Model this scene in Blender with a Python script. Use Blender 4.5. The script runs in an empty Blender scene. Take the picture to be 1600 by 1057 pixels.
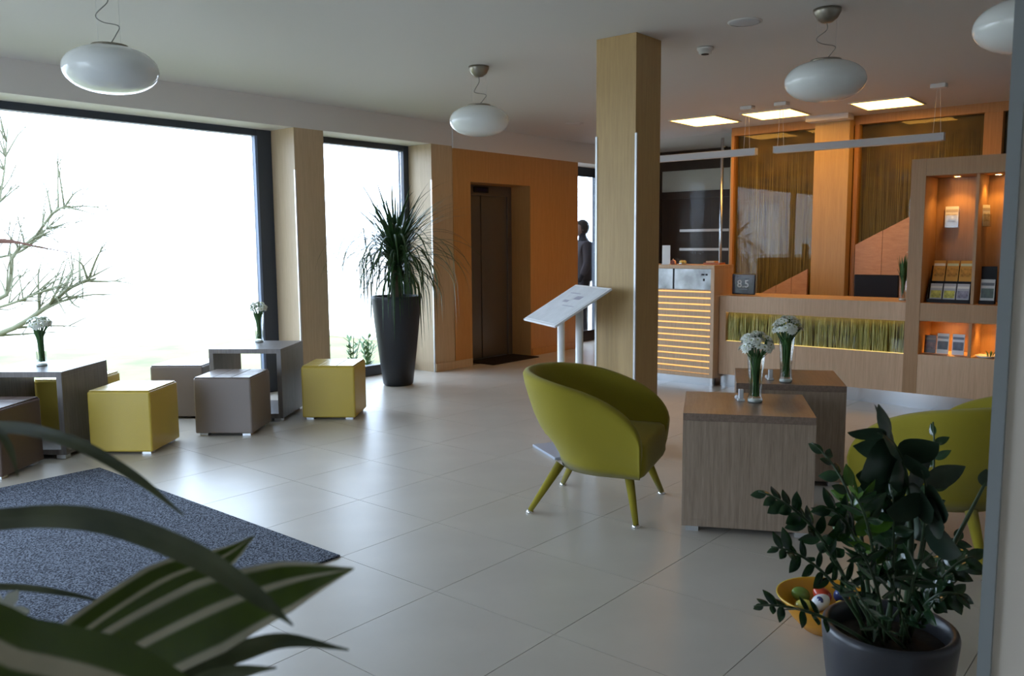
import bpy, bmesh, math, random
from mathutils import Vector, Matrix, Euler
R = math.radians
random.seed(7)
sc = bpy.context.scene
C = sc.collection

# ------------------------------------------------------------------ camera
F_PX, PITCH, YAW, ROLL, CAM_H = 1311.92, 0.112572, 0.698911, -0.0079505, 1.39943
fw = Vector((math.cos(YAW)*math.cos(PITCH), math.sin(YAW)*math.cos(PITCH), -math.sin(PITCH)))
r0 = Vector((math.sin(YAW), -math.cos(YAW), 0)); u0 = r0.cross(fw)
rt = r0*math.cos(ROLL)+u0*math.sin(ROLL); up = u0*math.cos(ROLL)-r0*math.sin(ROLL)
CAMP = Vector((0, 0, CAM_H))
cam = bpy.data.cameras.new('camera'); camo = bpy.data.objects.new('camera', cam); C.objects.link(camo)
camo.matrix_world = Matrix(((rt.x, up.x, -fw.x, 0), (rt.y, up.y, -fw.y, 0), (rt.z, up.z, -fw.z, CAM_H), (0, 0, 0, 1)))
cam.sensor_fit = 'HORIZONTAL'; cam.sensor_width = 23.6; cam.lens = 23.6*F_PX/1600
cam.clip_start = 0.05; cam.clip_end = 300
cam.dof.use_dof = True; cam.dof.focus_distance = 4.2; cam.dof.aperture_fstop = 4.5
sc.camera = camo

def at(x, y, d):          # a point seen at pixel x,y, at depth d in metres
    return CAMP+(fw+rt*((x-800)/F_PX)+up*((528.5-y)/F_PX))*d

# ------------------------------------------------------------------ world, exposure
w = bpy.data.worlds.new('world'); sc.world = w; w.use_nodes = True
bg = w.node_tree.nodes['Background']; bg.inputs[0].default_value = (0.66, 0.80, 1.0, 1); bg.inputs[1].default_value = 9.0
sc.view_settings.view_transform = 'Standard'; sc.view_settings.look = 'None'
sc.view_settings.gamma = 1; sc.view_settings.use_curve_mapping = False
sc.view_settings.exposure = 0.1
sc.cycles.max_bounces = 10; sc.cycles.diffuse_bounces = 6; sc.cycles.transparent_max_bounces = 16
def portal(name, loc, rot, sx, sy):
    l = bpy.data.lights.new(name, 'AREA'); l.shape = 'RECTANGLE'; l.size = sx; l.size_y = sy
    l.cycles.is_portal = True
    o = bpy.data.objects.new(name, l); C.objects.link(o); o.location = loc; o.rotation_euler = rot
portal('window_portal', (1.95, 7.0, 1.25), (R(-90), 0, 0), 5.5, 2.5)
portal('window_portal', (5.72, 7.0, 1.25), (R(-90), 0, 0), 1.42, 2.5)
portal('window_portal', (9.62, 7.0, 1.2), (R(-90), 0, 0), 1.04, 2.4)
portal('entrance_portal', (-1.79, 4.3, 1.15), (0, R(-90), 0), 2.3, 2.4)

# ------------------------------------------------------------------ materials
MATS = {}
def nodes(name):
    m = bpy.data.materials.new(name); m.use_nodes = True
    nt = m.node_tree; return m, nt, nt.nodes['Principled BSDF']
def mat(name, col, rough=.5, metal=0, spec=None, emit=None, estr=0, coat=0, coatr=.03, var=0, vscale=8, bump=0, bscale=60, sheen=0, trans=0):
    if name in MATS: return MATS[name]
    m, nt, b = nodes(name)
    b.inputs['Base Color'].default_value = (*col, 1); b.inputs['Roughness'].default_value = rough
    b.inputs['Metallic'].default_value = metal
    if spec is not None: b.inputs['Specular IOR Level'].default_value = spec
    if emit: b.inputs['Emission Color'].default_value = (*emit, 1); b.inputs['Emission Strength'].default_value = estr
    if coat: b.inputs['Coat Weight'].default_value = coat; b.inputs['Coat Roughness'].default_value = coatr
    if sheen: b.inputs['Sheen Weight'].default_value = sheen
    if trans: b.inputs['Transmission Weight'].default_value = trans
    if var or bump:
        tc = nt.nodes.new('ShaderNodeTexCoord')
    if var:
        n = nt.nodes.new('ShaderNodeTexNoise'); n.inputs['Scale'].default_value = vscale; n.inputs['Detail'].default_value = 5
        nt.links.new(tc.outputs['Object'], n.inputs['Vector'])
        rp = nt.nodes.new('ShaderNodeValToRGB')
        rp.color_ramp.elements[0].position = .3; rp.color_ramp.elements[1].position = .7
        rp.color_ramp.elements[0].color = (*[c*(1-var) for c in col], 1); rp.color_ramp.elements[1].color = (*[min(1, c*(1+var)) for c in col], 1)
        nt.links.new(n.outputs['Fac'], rp.inputs['Fac']); nt.links.new(rp.outputs['Color'], b.inputs['Base Color'])
    if bump:
        n2 = nt.nodes.new('ShaderNodeTexNoise'); n2.inputs['Scale'].default_value = bscale; n2.inputs['Detail'].default_value = 4
        nt.links.new(tc.outputs['Object'], n2.inputs['Vector'])
        bp = nt.nodes.new('ShaderNodeBump'); bp.inputs['Strength'].default_value = bump; bp.inputs['Distance'].default_value = .004
        nt.links.new(n2.outputs['Fac'], bp.inputs['Height']); nt.links.new(bp.outputs['Normal'], b.inputs['Normal'])
    MATS[name] = m; return m
def wood(name, a, b2, scale=(28, 28, 1.2), rough=.45, bump=.15):
    m, nt, b = nodes(name)
    tc = nt.nodes.new('ShaderNodeTexCoord'); mp = nt.nodes.new('ShaderNodeMapping'); mp.inputs['Scale'].default_value = scale
    n = nt.nodes.new('ShaderNodeTexNoise'); n.inputs['Scale'].default_value = 2.2; n.inputs['Detail'].default_value = 8; n.inputs['Roughness'].default_value = .65
    n.inputs['Distortion'].default_value = .4
    n2 = nt.nodes.new('ShaderNodeTexNoise'); n2.inputs['Scale'].default_value = 9; n2.inputs['Detail'].default_value = 3
    mx = nt.nodes.new('ShaderNodeMath'); mx.operation = 'MULTIPLY_ADD'; mx.inputs[1].default_value = .4
    rp = nt.nodes.new('ShaderNodeValToRGB'); rp.color_ramp.elements[0].position = .45; rp.color_ramp.elements[1].position = .95
    rp.color_ramp.elements[0].color = (*a, 1); rp.color_ramp.elements[1].color = (*b2, 1)
    L = nt.links.new
    L(tc.outputs['Object'], mp.inputs['Vector']); L(mp.outputs['Vector'], n.inputs['Vector']); L(mp.outputs['Vector'], n2.inputs['Vector'])
    L(n2.outputs['Fac'], mx.inputs[0]); L(n.outputs['Fac'], mx.inputs[2]); L(mx.outputs[0], rp.inputs['Fac']); L(rp.outputs['Color'], b.inputs['Base Color'])
    b.inputs['Roughness'].default_value = rough
    bp = nt.nodes.new('ShaderNodeBump'); bp.inputs['Strength'].default_value = bump; bp.inputs['Distance'].default_value = .002
    L(mx.outputs[0], bp.inputs['Height']); L(bp.outputs['Normal'], b.inputs['Normal'])
    MATS[name] = m; return m
def pane_mat(name, tint=(1, 1, 1), gloss=.08):
    m = bpy.data.materials.new(name); m.use_nodes = True; nt = m.node_tree; nt.nodes.clear()
    out = nt.nodes.new('ShaderNodeOutputMaterial'); tr = nt.nodes.new('ShaderNodeBsdfTransparent'); gl = nt.nodes.new('ShaderNodeBsdfGlossy')
    tr.inputs[0].default_value = (*tint, 1); gl.inputs['Roughness'].default_value = .01
    fr = nt.nodes.new('ShaderNodeFresnel'); fr.inputs[0].default_value = 1.45
    mu = nt.nodes.new('ShaderNodeMath'); mu.operation = 'MULTIPLY'; mu.inputs[1].default_value = gloss/.08
    mx = nt.nodes.new('ShaderNodeMixShader'); L = nt.links.new
    L(fr.outputs[0], mu.inputs[0]); L(mu.outputs[0], mx.inputs[0]); L(tr.outputs[0], mx.inputs[1]); L(gl.outputs[0], mx.inputs[2]); L(mx.outputs[0], out.inputs[0])
    MATS[name] = m; return m
def speckle(name, a, b2, scale, rough=.9):
    m, nt, b = nodes(name); tc = nt.nodes.new('ShaderNodeTexCoord')
    n = nt.nodes.new('ShaderNodeTexNoise'); n.inputs['Scale'].default_value = scale; n.inputs['Detail'].default_value = 2
    rp = nt.nodes.new('ShaderNodeValToRGB'); rp.color_ramp.elements[0].position = .43; rp.color_ramp.elements[1].position = .60
    rp.color_ramp.elements[0].color = (*a, 1); rp.color_ramp.elements[1].color = (*b2, 1)
    L = nt.links.new; L(tc.outputs['Object'], n.inputs['Vector']); L(n.outputs['Fac'], rp.inputs['Fac']); L(rp.outputs['Color'], b.inputs['Base Color'])
    bp = nt.nodes.new('ShaderNodeBump'); bp.inputs['Strength'].default_value = .6; bp.inputs['Distance'].default_value = .004
    L(n.outputs['Fac'], bp.inputs['Height']); L(bp.outputs['Normal'], b.inputs['Normal'])
    b.inputs['Roughness'].default_value = rough; b.inputs['Specular IOR Level'].default_value = .15
    MATS[name] = m; return m
def leaf_mat(name, a, b2, rough=.3, stripes=0):
    # stripes: the uv across a blade gives the cream bands of a variegated leaf
    m, nt, b = nodes(name); tc = nt.nodes.new('ShaderNodeTexCoord'); L = nt.links.new
    b.inputs['Roughness'].default_value = rough
    if stripes:
        sp = nt.nodes.new('ShaderNodeSeparateXYZ'); L(tc.outputs['UV'], sp.inputs[0])
        rp = nt.nodes.new('ShaderNodeValToRGB'); cr = rp.color_ramp
        pos = [(0, b2), (.07, b2), (.12, a), (.36, a), (.40, b2), (.47, b2), (.51, a), (.86, a), (.91, b2), (1, b2)] if stripes == 1 else [(0, a), (.42, a), (.47, b2), (.68, b2), (.74, a), (1, a)]
        while len(cr.elements) < len(pos): cr.elements.new(.5)
        for e, (p, c) in zip(cr.elements, pos): e.position = p; e.color = (*c, 1)
        L(sp.outputs['X'], rp.inputs['Fac'])
        n = nt.nodes.new('ShaderNodeTexNoise'); n.inputs['Scale'].default_value = 25
        L(tc.outputs['Object'], n.inputs['Vector'])
        mxc = nt.nodes.new('ShaderNodeMixRGB'); mxc.blend_type = 'MULTIPLY'; mxc.inputs[0].default_value = .5
        L(rp.outputs['Color'], mxc.inputs[1]); L(n.outputs['Fac'], mxc.inputs[2]); L(mxc.outputs[0], b.inputs['Base Color'])
    else:
        n = nt.nodes.new('ShaderNodeTexNoise'); n.inputs['Scale'].default_value = 14
        rp = nt.nodes.new('ShaderNodeValToRGB'); rp.color_ramp.elements[0].position = .35; rp.color_ramp.elements[1].position = .65
        rp.color_ramp.elements[0].color = (*a, 1); rp.color_ramp.elements[1].color = (*b2, 1)
        L(tc.outputs['Object'], n.inputs['Vector']); L(n.outputs['Fac'], rp.inputs['Fac']); L(rp.outputs['Color'], b.inputs['Base Color'])
    MATS[name] = m; return m

def reed_mat(name, cols, scale):
    m, nt, b = nodes(name); tc = nt.nodes.new('ShaderNodeTexCoord'); mp = nt.nodes.new('ShaderNodeMapping'); mp.inputs['Scale'].default_value = (0, scale, .6)
    n = nt.nodes.new('ShaderNodeTexNoise'); n.inputs['Scale'].default_value = 1; n.inputs['Detail'].default_value = 2
    rp = nt.nodes.new('ShaderNodeValToRGB'); cr = rp.color_ramp; L = nt.links.new
    while len(cr.elements) < len(cols): cr.elements.new(.5)
    for k, (e, c) in enumerate(zip(cr.elements, cols)): e.position = .3+.4*k/(len(cols)-1); e.color = (*c, 1)
    L(tc.outputs['Object'], mp.inputs['Vector']); L(mp.outputs['Vector'], n.inputs['Vector']); L(n.outputs['Fac'], rp.inputs['Fac']); L(rp.outputs['Color'], b.inputs['Base Color'])
    b.inputs['Roughness'].default_value = .6; MATS[name] = m; return m
W_OAK = wood('pale_oak', (.47, .35, .215), (.60, .455, .30))
W_OAK_LIT = wood('warm_lit_oak', (.42, .275, .115), (.53, .36, .155))  # same oak as the pillars, with warm lamplight mixed into its colour
W_WALL_LIT = wood('lamp_tinted_oak', (.44, .215, .065), (.56, .285, .095))  # pale oak too; the orange of the warm lamps is put into the colour
W_DESK = wood('rose_oak', (.54, .345, .205), (.70, .475, .295))
W_DESK_DIM = wood('dimmed_desk_oak', (.34, .185, .08), (.44, .25, .115))  # desk oak darkened; the weaker light at the shelf is in its colour
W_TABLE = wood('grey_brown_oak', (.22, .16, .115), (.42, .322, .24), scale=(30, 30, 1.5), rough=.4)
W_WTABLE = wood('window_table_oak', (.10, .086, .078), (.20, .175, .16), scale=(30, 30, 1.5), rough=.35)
W_TABTOP = wood('grey_brown_oak_top', (.16, .11, .08), (.28, .205, .16), scale=(2, 30, 30), rough=.3)
W_DARK = wood('wenge', (.018, .010, .007), (.05, .028, .018), rough=.4)
W_STAIR = wood('stair_oak', (.50, .27, .15), (.64, .38, .22), scale=(20, 4, 20))
WHITE = mat('white_paint', (.74, .74, .72), .7)
CEIL = mat('ceiling_paint', (.67, .655, .64), .8)
HEAD = mat('lintel_paint', (.74, .71, .68), .7)
GREYW = mat('grey_paint', (.88, .78, .67), .7)
TILE = mat('stone_tile', (.53, .485, .42), .34, var=.05, vscale=3, spec=.72)
GROUT = mat('grout', (.16, .155, .15), .9)
FRAME = mat('anthracite_frame', (.035, .045, .065), .45)
STEEL = mat('brushed_steel', (.62, .64, .66), .22, metal=1)
CHROME = mat('chrome', (.8, .8, .8), .08, metal=1)
ALU = mat('aluminium', (.72, .73, .74), .35, metal=.7)
DSTEEL = mat('lift_steel', (.22, .20, .185), .30, metal=.8)
BLACK = mat('black_plastic', (.012, .011, .012), .45, spec=.2)
PLASTIC = mat('white_plastic', (.75, .75, .73), .4)
OPAL = mat('opal_glass', (.80, .83, .82), .12, spec=.5)
BRONZE = mat('satin_nickel', (.33, .30, .25), .35, metal=.8)
PANE = pane_mat('window_glass', (.97, .99, 1), .04)
CLEAR = pane_mat('clear_glass', (.95, .97, .96), .05)
DOORGLASS = pane_mat('door_glass', (.97, .98, .97), .012)
EDGE = mat('glass_edge', (.32, .40, .35), .2)
MIRROR = mat('display_glass', (.50, .55, .58), .10, spec=.8, var=.5, vscale=6)
YEL = mat('yellow_leatherette', (.54, .385, .055), .30, bump=.2, bscale=220)
BRN = mat('brown_leatherette', (.21, .165, .14), .30, bump=.2, bscale=220)
DBRN = mat('dark_brown_leatherette', (.11, .07, .055), .30, bump=.2, bscale=220)
GRN = mat('green_wool', (.27, .22, .017), .9, bump=.35, bscale=300, sheen=.15, spec=.2)
MAT_BLUE = speckle('blue_grey_carpet', (.018, .022, .034), (.19, .215, .27), 130)
MAT_DARK = speckle('dark_carpet', (.012, .008, .008), (.03, .02, .018), 320)
LED = mat('led_panel_diffuser', (1, 1, 1), .5, emit=(1, .49, .085), estr=12)
LEDSTRIP = mat('amber_led', (1, .7, .3), .5, emit=(1, .55, .13), estr=.85)
LEDLINE = mat('yellow_led', (1, .8, .3), .5, emit=(1, .74, .22), estr=1.2)
SPOT = mat('spot_lens', (1, .9, .7), .5, emit=(1, .72, .38), estr=14)
SOIL = mat('soil', (.03, .02, .014), .95, bump=1, bscale=50)
POTG = mat('grey_pot_glaze', (.042, .042, .050), .35)
POTB = mat('anthracite_planter', (.016, .019, .026), .42)
TRUNK = mat('brown_bark', (.10, .07, .05), .9, bump=1, bscale=30)
L_PALM = leaf_mat('palm_green', (.012, .035, .012), (.035, .085, .022), .35)
L_ZZ = leaf_mat('zz_green', (.014, .038, .016), (.030, .075, .024), .14)
L_ZZL = leaf_mat('zz_young_green', (.05, .12, .01), (.09, .19, .02), .25)
L_BIG = leaf_mat('broad_leaf_green', (.020, .042, .024), (.040, .072, .042), .35)
L_STEM = mat('stem_green', (.035, .065, .025), .4)
L_VAR = leaf_mat('variegated_leaf', (.085, .135, .006), (.80, .74, .54), .35, stripes=1)
L_VAR2 = leaf_mat('cream_centre_leaf', (.075, .12, .008), (.66, .58, .40), .35, stripes=2)
L_DK = leaf_mat('dark_blade_green', (.045, .058, .020), (.11, .125, .055), .4)
PETAL = mat('white_petal', (.80, .82, .74), .6)
PCENT = mat('green_flower_centre', (.25, .30, .06), .7)
PSTEM = mat('flower_stem', (.05, .13, .03), .5)
ORANGE = mat('orange_ceramic', (.62, .27, .015), .25)
PAPER = mat('white_paper', (.78, .78, .76), .5)
REED = reed_mat('dry_reed', [(.10, .06, .012), (.28, .19, .045), (.48, .36, .10)], 140)
REEDY = reed_mat('yellow_reed', [(.14, .13, .02), (.50, .43, .08), (.95, .88, .42)], 170)
REEDBACK = mat('reed_backing', (.12, .07, .018), .6, var=.5, vscale=5)
CONCRETE = mat('pale_gravel', (.60, .54, .47), .9)
GRASS = mat('lawn', (.155, .155, .062), .95, var=.35, vscale=1.5)
BARK = mat('pale_bark', (.13, .13, .08), .9)
RUST = mat('rust_leaf', (.05, .014, .005), .8)

# ------------------------------------------------------------------ mesh helpers
def bm_(): return bmesh.new()
def box(bm, x0, x1, y0, y1, z0, z1, bev=0, M=None, seg=2):
    r = bmesh.ops.create_cube(bm, size=1)
    vs = r['verts']
    for v in vs:
        v.co = Vector(((x0+x1)/2+v.co.x*(x1-x0), (y0+y1)/2+v.co.y*(y1-y0), (z0+z1)/2+v.co.z*(z1-z0)))
    if bev:
        es = list({e for v in vs for e in v.link_edges})
        rr = bmesh.ops.bevel(bm, geom=es, offset=bev, segments=seg, affect='EDGES', profile=.5)
        vs = list({v for f in rr['faces'] for v in f.verts} | {v for v in vs if v.is_valid})
    if M:
        for v in vs: v.co = M @ v.co
    return vs
def tube(bm, pts, rad, n=8, cap=True):
    pts = [Vector(p) for p in pts]
    rads = rad if isinstance(rad, (list, tuple)) else [rad]*len(pts)
    rings = []; prev = None
    for i, p in enumerate(pts):
        t = (pts[min(i+1, len(pts)-1)]-pts[max(i-1, 0)]).normalized()
        if prev is None:
            a = Vector((0, 0, 1)) if abs(t.z) < .9 else Vector((1, 0, 0))
            n1 = t.cross(a).normalized()
        else:
            n1 = (prev-t*prev.dot(t)).normalized()
        prev = n1; n2 = t.cross(n1)
        rings.append([bm.verts.new(p+(n1*math.cos(2*math.pi*k/n)+n2*math.sin(2*math.pi*k/n))*rads[i]) for k in range(n)])
    for a, b in zip(rings, rings[1:]):
        for k in range(n): bm.faces.new((a[k], a[(k+1) % n], b[(k+1) % n], b[k]))
    if cap: bm.faces.new(rings[0][::-1]); bm.faces.new(rings[-1])
def lathe(bm, prof, n=32, c=(0, 0, 0), cap0=True, cap1=True):
    rings = []
    for r, z in prof:
        if r < 1e-5: rings.append([bm.verts.new((c[0], c[1], c[2]+z))])
        else: rings.append([bm.verts.new((c[0]+r*math.cos(2*math.pi*k/n), c[1]+r*math.sin(2*math.pi*k/n), c[2]+z)) for k in range(n)])
    for a, b in zip(rings, rings[1:]):
        for k in range(n):
            if len(a) == 1 and len(b) == 1: continue
            if len(a) == 1: bm.faces.new((a[0], b[(k+1) % n], b[k]))
            elif len(b) == 1: bm.faces.new((a[k], a[(k+1) % n], b[0]))
            else: bm.faces.new((a[k], a[(k+1) % n], b[(k+1) % n], b[k]))
    if cap0 and len(rings[0]) > 1: bm.faces.new(rings[0][::-1])
    if cap1 and len(rings[-1]) > 1: bm.faces.new(rings[-1])
def prism(bm, poly, axis, a0, a1):
    # poly of 2D points; axis 'x': points are (y,z); 'z': (x,y)
    def P(p, a): return (a, p[0], p[1]) if axis == 'x' else ((p[0], p[1], a) if axis == 'z' else (p[0], a, p[1]))
    A = [bm.verts.new(P(p, a0)) for p in poly]; B = [bm.verts.new(P(p, a1)) for p in poly]
    bm.faces.new(A[::-1]); bm.faces.new(B)
    for i in range(len(poly)): bm.faces.new((A[i], A[(i+1) % len(poly)], B[(i+1) % len(poly)], B[i]))
def mesh(name, bm, m, smooth=False):
    bmesh.ops.recalc_face_normals(bm, faces=bm.faces)
    me = bpy.data.meshes.new(name); bm.to_mesh(me); bm.free()
    if m: me.materials.append(m)
    if smooth:
        for p in me.polygons: p.use_smooth = True
    return me
def link(name, data, parent=None, loc=None, rot=None, scale=None):
    o = bpy.data.objects.new(name, data); C.objects.link(o)
    if parent: o.parent = parent
    if loc is not None: o.location = loc
    if rot is not None: o.rotation_euler = rot
    if scale is not None: o.scale = scale
    return o
def obj(name, bm, m, parent=None, smooth=False, **k): return link(name, mesh(name, bm, m, smooth), parent, **k)
def B(name, m, parent, *a, bev=0, **k):
    bm = bm_(); box(bm, *a, bev=bev); return obj(name, bm, m, parent, **k)
def tag(o, label, cat, group=None, kind=None):
    o['label'] = label; o['category'] = cat
    if group: o['group'] = group
    if kind: o['kind'] = kind
    return o
def thing(name, label, cat, loc=(0, 0, 0), rz=0, group=None, kind=None):
    return tag(link(name, None, None, loc, (0, 0, rz)), label, cat, group, kind)
def copy_tree(o, parent=None):
    c = o.copy(); C.objects.link(c); c.parent = parent
    for ch in list(o.children):
        if ch is not c: copy_tree(ch, c)
    return c
def qbez(a, b, c, n): return [a*(1-t)**2+b*2*t*(1-t)+c*t*t for t in [i/(n-1) for i in range(n)]]
def smooth_path(pts, n):
    # Catmull-Rom through the points
    P = [Vector(p) for p in pts]; P = [P[0]*2-P[1]]+P+[P[-1]*2-P[-2]]; out = []; m = len(P)-3
    for i in range(n):
        t = i/(n-1)*m; k = min(int(t), m-1); t -= k; a, b, c, d = P[k:k+4]
        out.append(.5*((2*b)+(c-a)*t+(2*a-5*b+4*c-d)*t*t+(3*b-a-3*c+d)*t**3))
    return out
def blade(bm, pts, widths, side, fold=.25, cols=4, uv=True):
    # a leaf blade: strip along pts, side = function(i) -> unit vector across; slight V fold
    rows = []; L = bm.loops.layers.uv.verify() if uv else None; n = len(pts); us = {}
    for i, p in enumerate(pts):
        t = (pts[min(i+1, n-1)]-pts[max(i-1, 0)]).normalized(); s = side(i, t); s = (s-t*s.dot(t)).normalized(); nn = s.cross(t)
        row = []
        for k in range(cols+1):
            a = k/cols*2-1; v = bm.verts.new(p+s*(a*widths[i]/2)+nn*(abs(a)*fold*widths[i]/2)); us[v] = ((a+1)/2, i/(n-1)); row.append(v)
        rows.append(row)
    for a, b in zip(rows, rows[1:]):
        for k in range(cols):
            f = bm.faces.new((a[k], a[k+1], b[k+1], b[k]))
            if L:
                for lp in f.loops: lp[L].uv = us[lp.vert]

# ------------------------------------------------------------------ room shell
YW, YF, ZC = 6.51, 6.86, 2.70
fl = tag(B('floor', GROUT, None, -1.7, 11, -2.2, 7.0, -.16, -.006), 'pale stone tiled lobby floor with thin dark joints', 'floor', kind='structure')
tm = None
for i in range(-7, 15):
    for j in range(-7, 7):
        x, y = 2.2944+.6*i, 2.9421+.6*j
        if x < -1.6 or y < -1.4: continue
        if x > 8.2 and y < 4.0: continue
        if x+.6 > 11.1: continue
        if x > 9.4 and y < 4.0: continue
        if y > 6.0 and (x > 9.0): pass
        y1 = .6 if j < 6 else .29
        if j == 6:
            continue
        if tm is None:
            bm = bm_(); box(bm, .0015, .5985, .0015, .5985, -.006, 0); tm = mesh('tile', bm, TILE)
        link('tile', tm, fl, (x, y, 0))
for x0, x1 in ((4.69-5.3, 4.69), (5.02, 6.43), (9.1, 10.14)):
    B('sill_slab', TILE, fl, x0, x1, 6.543, YF+.02, -.006, 0)
tag(B('ceiling', CEIL, None, -1.7, 11.0, -2.2, 7.0, ZC, ZC+.2), 'smooth white painted lobby ceiling', 'ceiling', kind='structure')

# window wall (Y = 6.51): lintel, pillars, lift wall
wl = thing('wall_window', 'window side wall with white lintel and oak clad pillars', 'wall', kind='structure')
B('lintel', HEAD, wl, -1.7, 6.75, YW, 6.98, 2.46, ZC)
B('lintel', HEAD, wl, 6.75, 11, YW-.02, 6.98, 2.44, ZC)
B('pillar', W_OAK, wl, 4.69, 5.02, YW, 6.98, 0, 2.46)
B('pillar', W_OAK, wl, 6.43, 6.75, YW, 6.98, 0, 2.46)
B('pillar', W_OAK, wl, -1.7, -.62, YW, 6.98, 0, 2.46)
B('lift_surround', W_WALL_LIT, wl, 6.75, 7.03, YW-.01, 6.98, 0, 2.44)
B('lift_surround', W_WALL_LIT, wl, 8.10, 9.10, YW-.01, 6.98, 0, 2.44)
B('lift_surround', W_WALL_LIT, wl, 7.03, 8.10, YW-.01, 6.98, 2.09, 2.44)
for x in (4.688, 6.428): B('corner_guard', ALU, wl, x-.004, x+.012, YW-.006, YW+.010, .0, 2.08)
bb = tag(B('baseboard_window', W_OAK, None, 6.43, 7.02, YW-.024, YW-.011, 0, .09, bev=.003), 'low pale wooden skirting under the oak wall by the lift', 'baseboard', kind='structure')
B('baseboard_strip', W_WALL_LIT, bb, 8.12, 9.10, YW-.024, YW-.011, 0, .09, bev=.003)

def window(n, x0, x1, z0, z1, label, fr=.075, mull=(), right=None):
    t = thing('window_%d' % n, label, 'window', kind='structure')
    rw = right or fr
    B('frame', FRAME, t, x0, x0+fr, YF, YF+.09, z0, z1, bev=.004); B('frame', FRAME, t, x1-rw, x1, YF, YF+.09, z0, z1, bev=.004)
    B('frame', FRAME, t, x0+fr, x1-rw, YF, YF+.09, z1-.06, z1, bev=.004); B('frame', FRAME, t, x0+fr, x1-rw, YF, YF+.09, z0, z0+.11, bev=.004)
    xs = [x0+fr]+list(mull)+[x1-rw]
    for m in mull: B('mullion', FRAME, t, m-.04, m+.04, YF, YF+.09, z0+.11, z1-.06)
    for a, b in zip(xs, xs[1:]): B('pane', PANE, t, a+.001, b-.001, YF+.045, YF+.053, z0+.11, z1-.06)
    return t
w1 = window(1, -.62, 4.69, 0, 2.46, 'wide floor to ceiling window with a dark frame', mull=(1.2,), right=.155)
B('frame_bead', mat('blue_grey_bead', (.16, .21, .32), .4), w1, 4.510, 4.535, YF-.004, YF+.03, .11, 2.40)
window(2, 5.02, 6.43, 0, 2.46, 'narrow tall window behind the potted palm')
B('pillar', W_DARK, wl, 10.14, 11.0, YW, 6.98, 0, 2.44)
w3 = window(3, 9.10, 10.14, 0, 2.44, 'dark framed window beyond the end of the oak wall', fr=.06)
B('head_board', FRAME, w3, 9.16, 10.08, YF-.01, YF+.0, 2.31, 2.44); B('foot_board', W_DARK, w3, 9.16, 10.08, YF-.012, YF, .0, .15)

# lift in its recess
lift = thing('door_1', 'dark brushed steel lift door set in an oak recess', 'lift door', kind='structure')
B('jamb', DSTEEL, lift, 7.03, 7.11, 6.80, 6.86, 0, 2.09, bev=.003); B('jamb', DSTEEL, lift, 8.03, 8.10, 6.80, 6.86, 0, 2.09, bev=.003)
B('header', DSTEEL, lift, 7.11, 8.03, 6.80, 6.86, 1.97, 2.09, bev=.003)
B('door_leaf', DSTEEL, lift, 7.11, 7.56, 6.835, 6.86, .01, 1.97, bev=.002); B('door_leaf', DSTEEL, lift, 7.565, 8.03, 6.825, 6.85, .01, 1.97, bev=.002)
B('threshold', STEEL, lift, 7.03, 8.10, 6.76, 6.80, 0, .006)
ind = B('indicator', BLACK, lift, 7.40, 7.66, 6.785, 6.80, 2.0, 2.07, bev=.012)
B('display_window', mat('smoked_display', (.03, .02, .05), .15), ind, 7.44, 7.62, 6.782, 6.785, 2.015, 2.055)
B('back_panel', W_DARK, lift, 7.03, 8.10, 6.87, 6.98, 0, 2.09)
tag(B('lift_doormat', MAT_DARK, None, 7.2, 8.05, 6.33, 6.755, .0, .012, bev=.004), 'small dark doormat lying before the lift door', 'doormat')

# unseen sides of the lobby
tag(B('wall_south', WHITE, None, -1.7, 9.4, -2.3, -2.2, -.16, ZC), 'plain white wall on the far side from the windows', 'wall', kind='structure')
we = thing('wall_entrance', 'white wall with glazed entrance behind the viewer', 'wall', kind='structure')
B('wall_panel', WHITE, we, -1.8, -1.7, -2.3, 3.1, -.16, ZC); B('wall_panel', WHITE, we, -1.8, -1.7, 5.5, 7.0, -.16, ZC); B('wall_panel', WHITE, we, -1.8, -1.7, 3.1, 5.5, 2.3, ZC)
for y in (3.1, 4.26, 5.42): B('frame', FRAME, we, -1.78, -1.70, y, y+.08, 0, 2.3)
for a, b in ((3.18, 4.26), (4.34, 5.42)): B('pane', PANE, we, -1.745, -1.737, a+.001, b-.001, 0, 2.3)
wr = thing('wall_right', 'grey painted wall end standing close to the viewer', 'wall', kind='structure')
B('wall_panel', GREYW, wr, 1.90, 2.02, -2.2, .306, 0, ZC)
B('edge_strip', mat('pale_grey_trim', (.30, .32, .32), .5), wr, 1.885, 2.02, .306, .330, 0, ZC)

# central column
col = thing('column', 'square oak clad column with pale metal corner guards', 'column', kind='structure')
B('cladding', W_OAK_LIT, col, 4.645, 4.95, 2.872, 3.172, 0, ZC, bev=.002)
for (x, y) in ((4.645, 2.872), (4.645, 3.172)): B('corner_guard', ALU, col, x-.004, x+.010, y-.010, y+.004 if y < 3 else y+.004, 0, 2.085)

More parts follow.
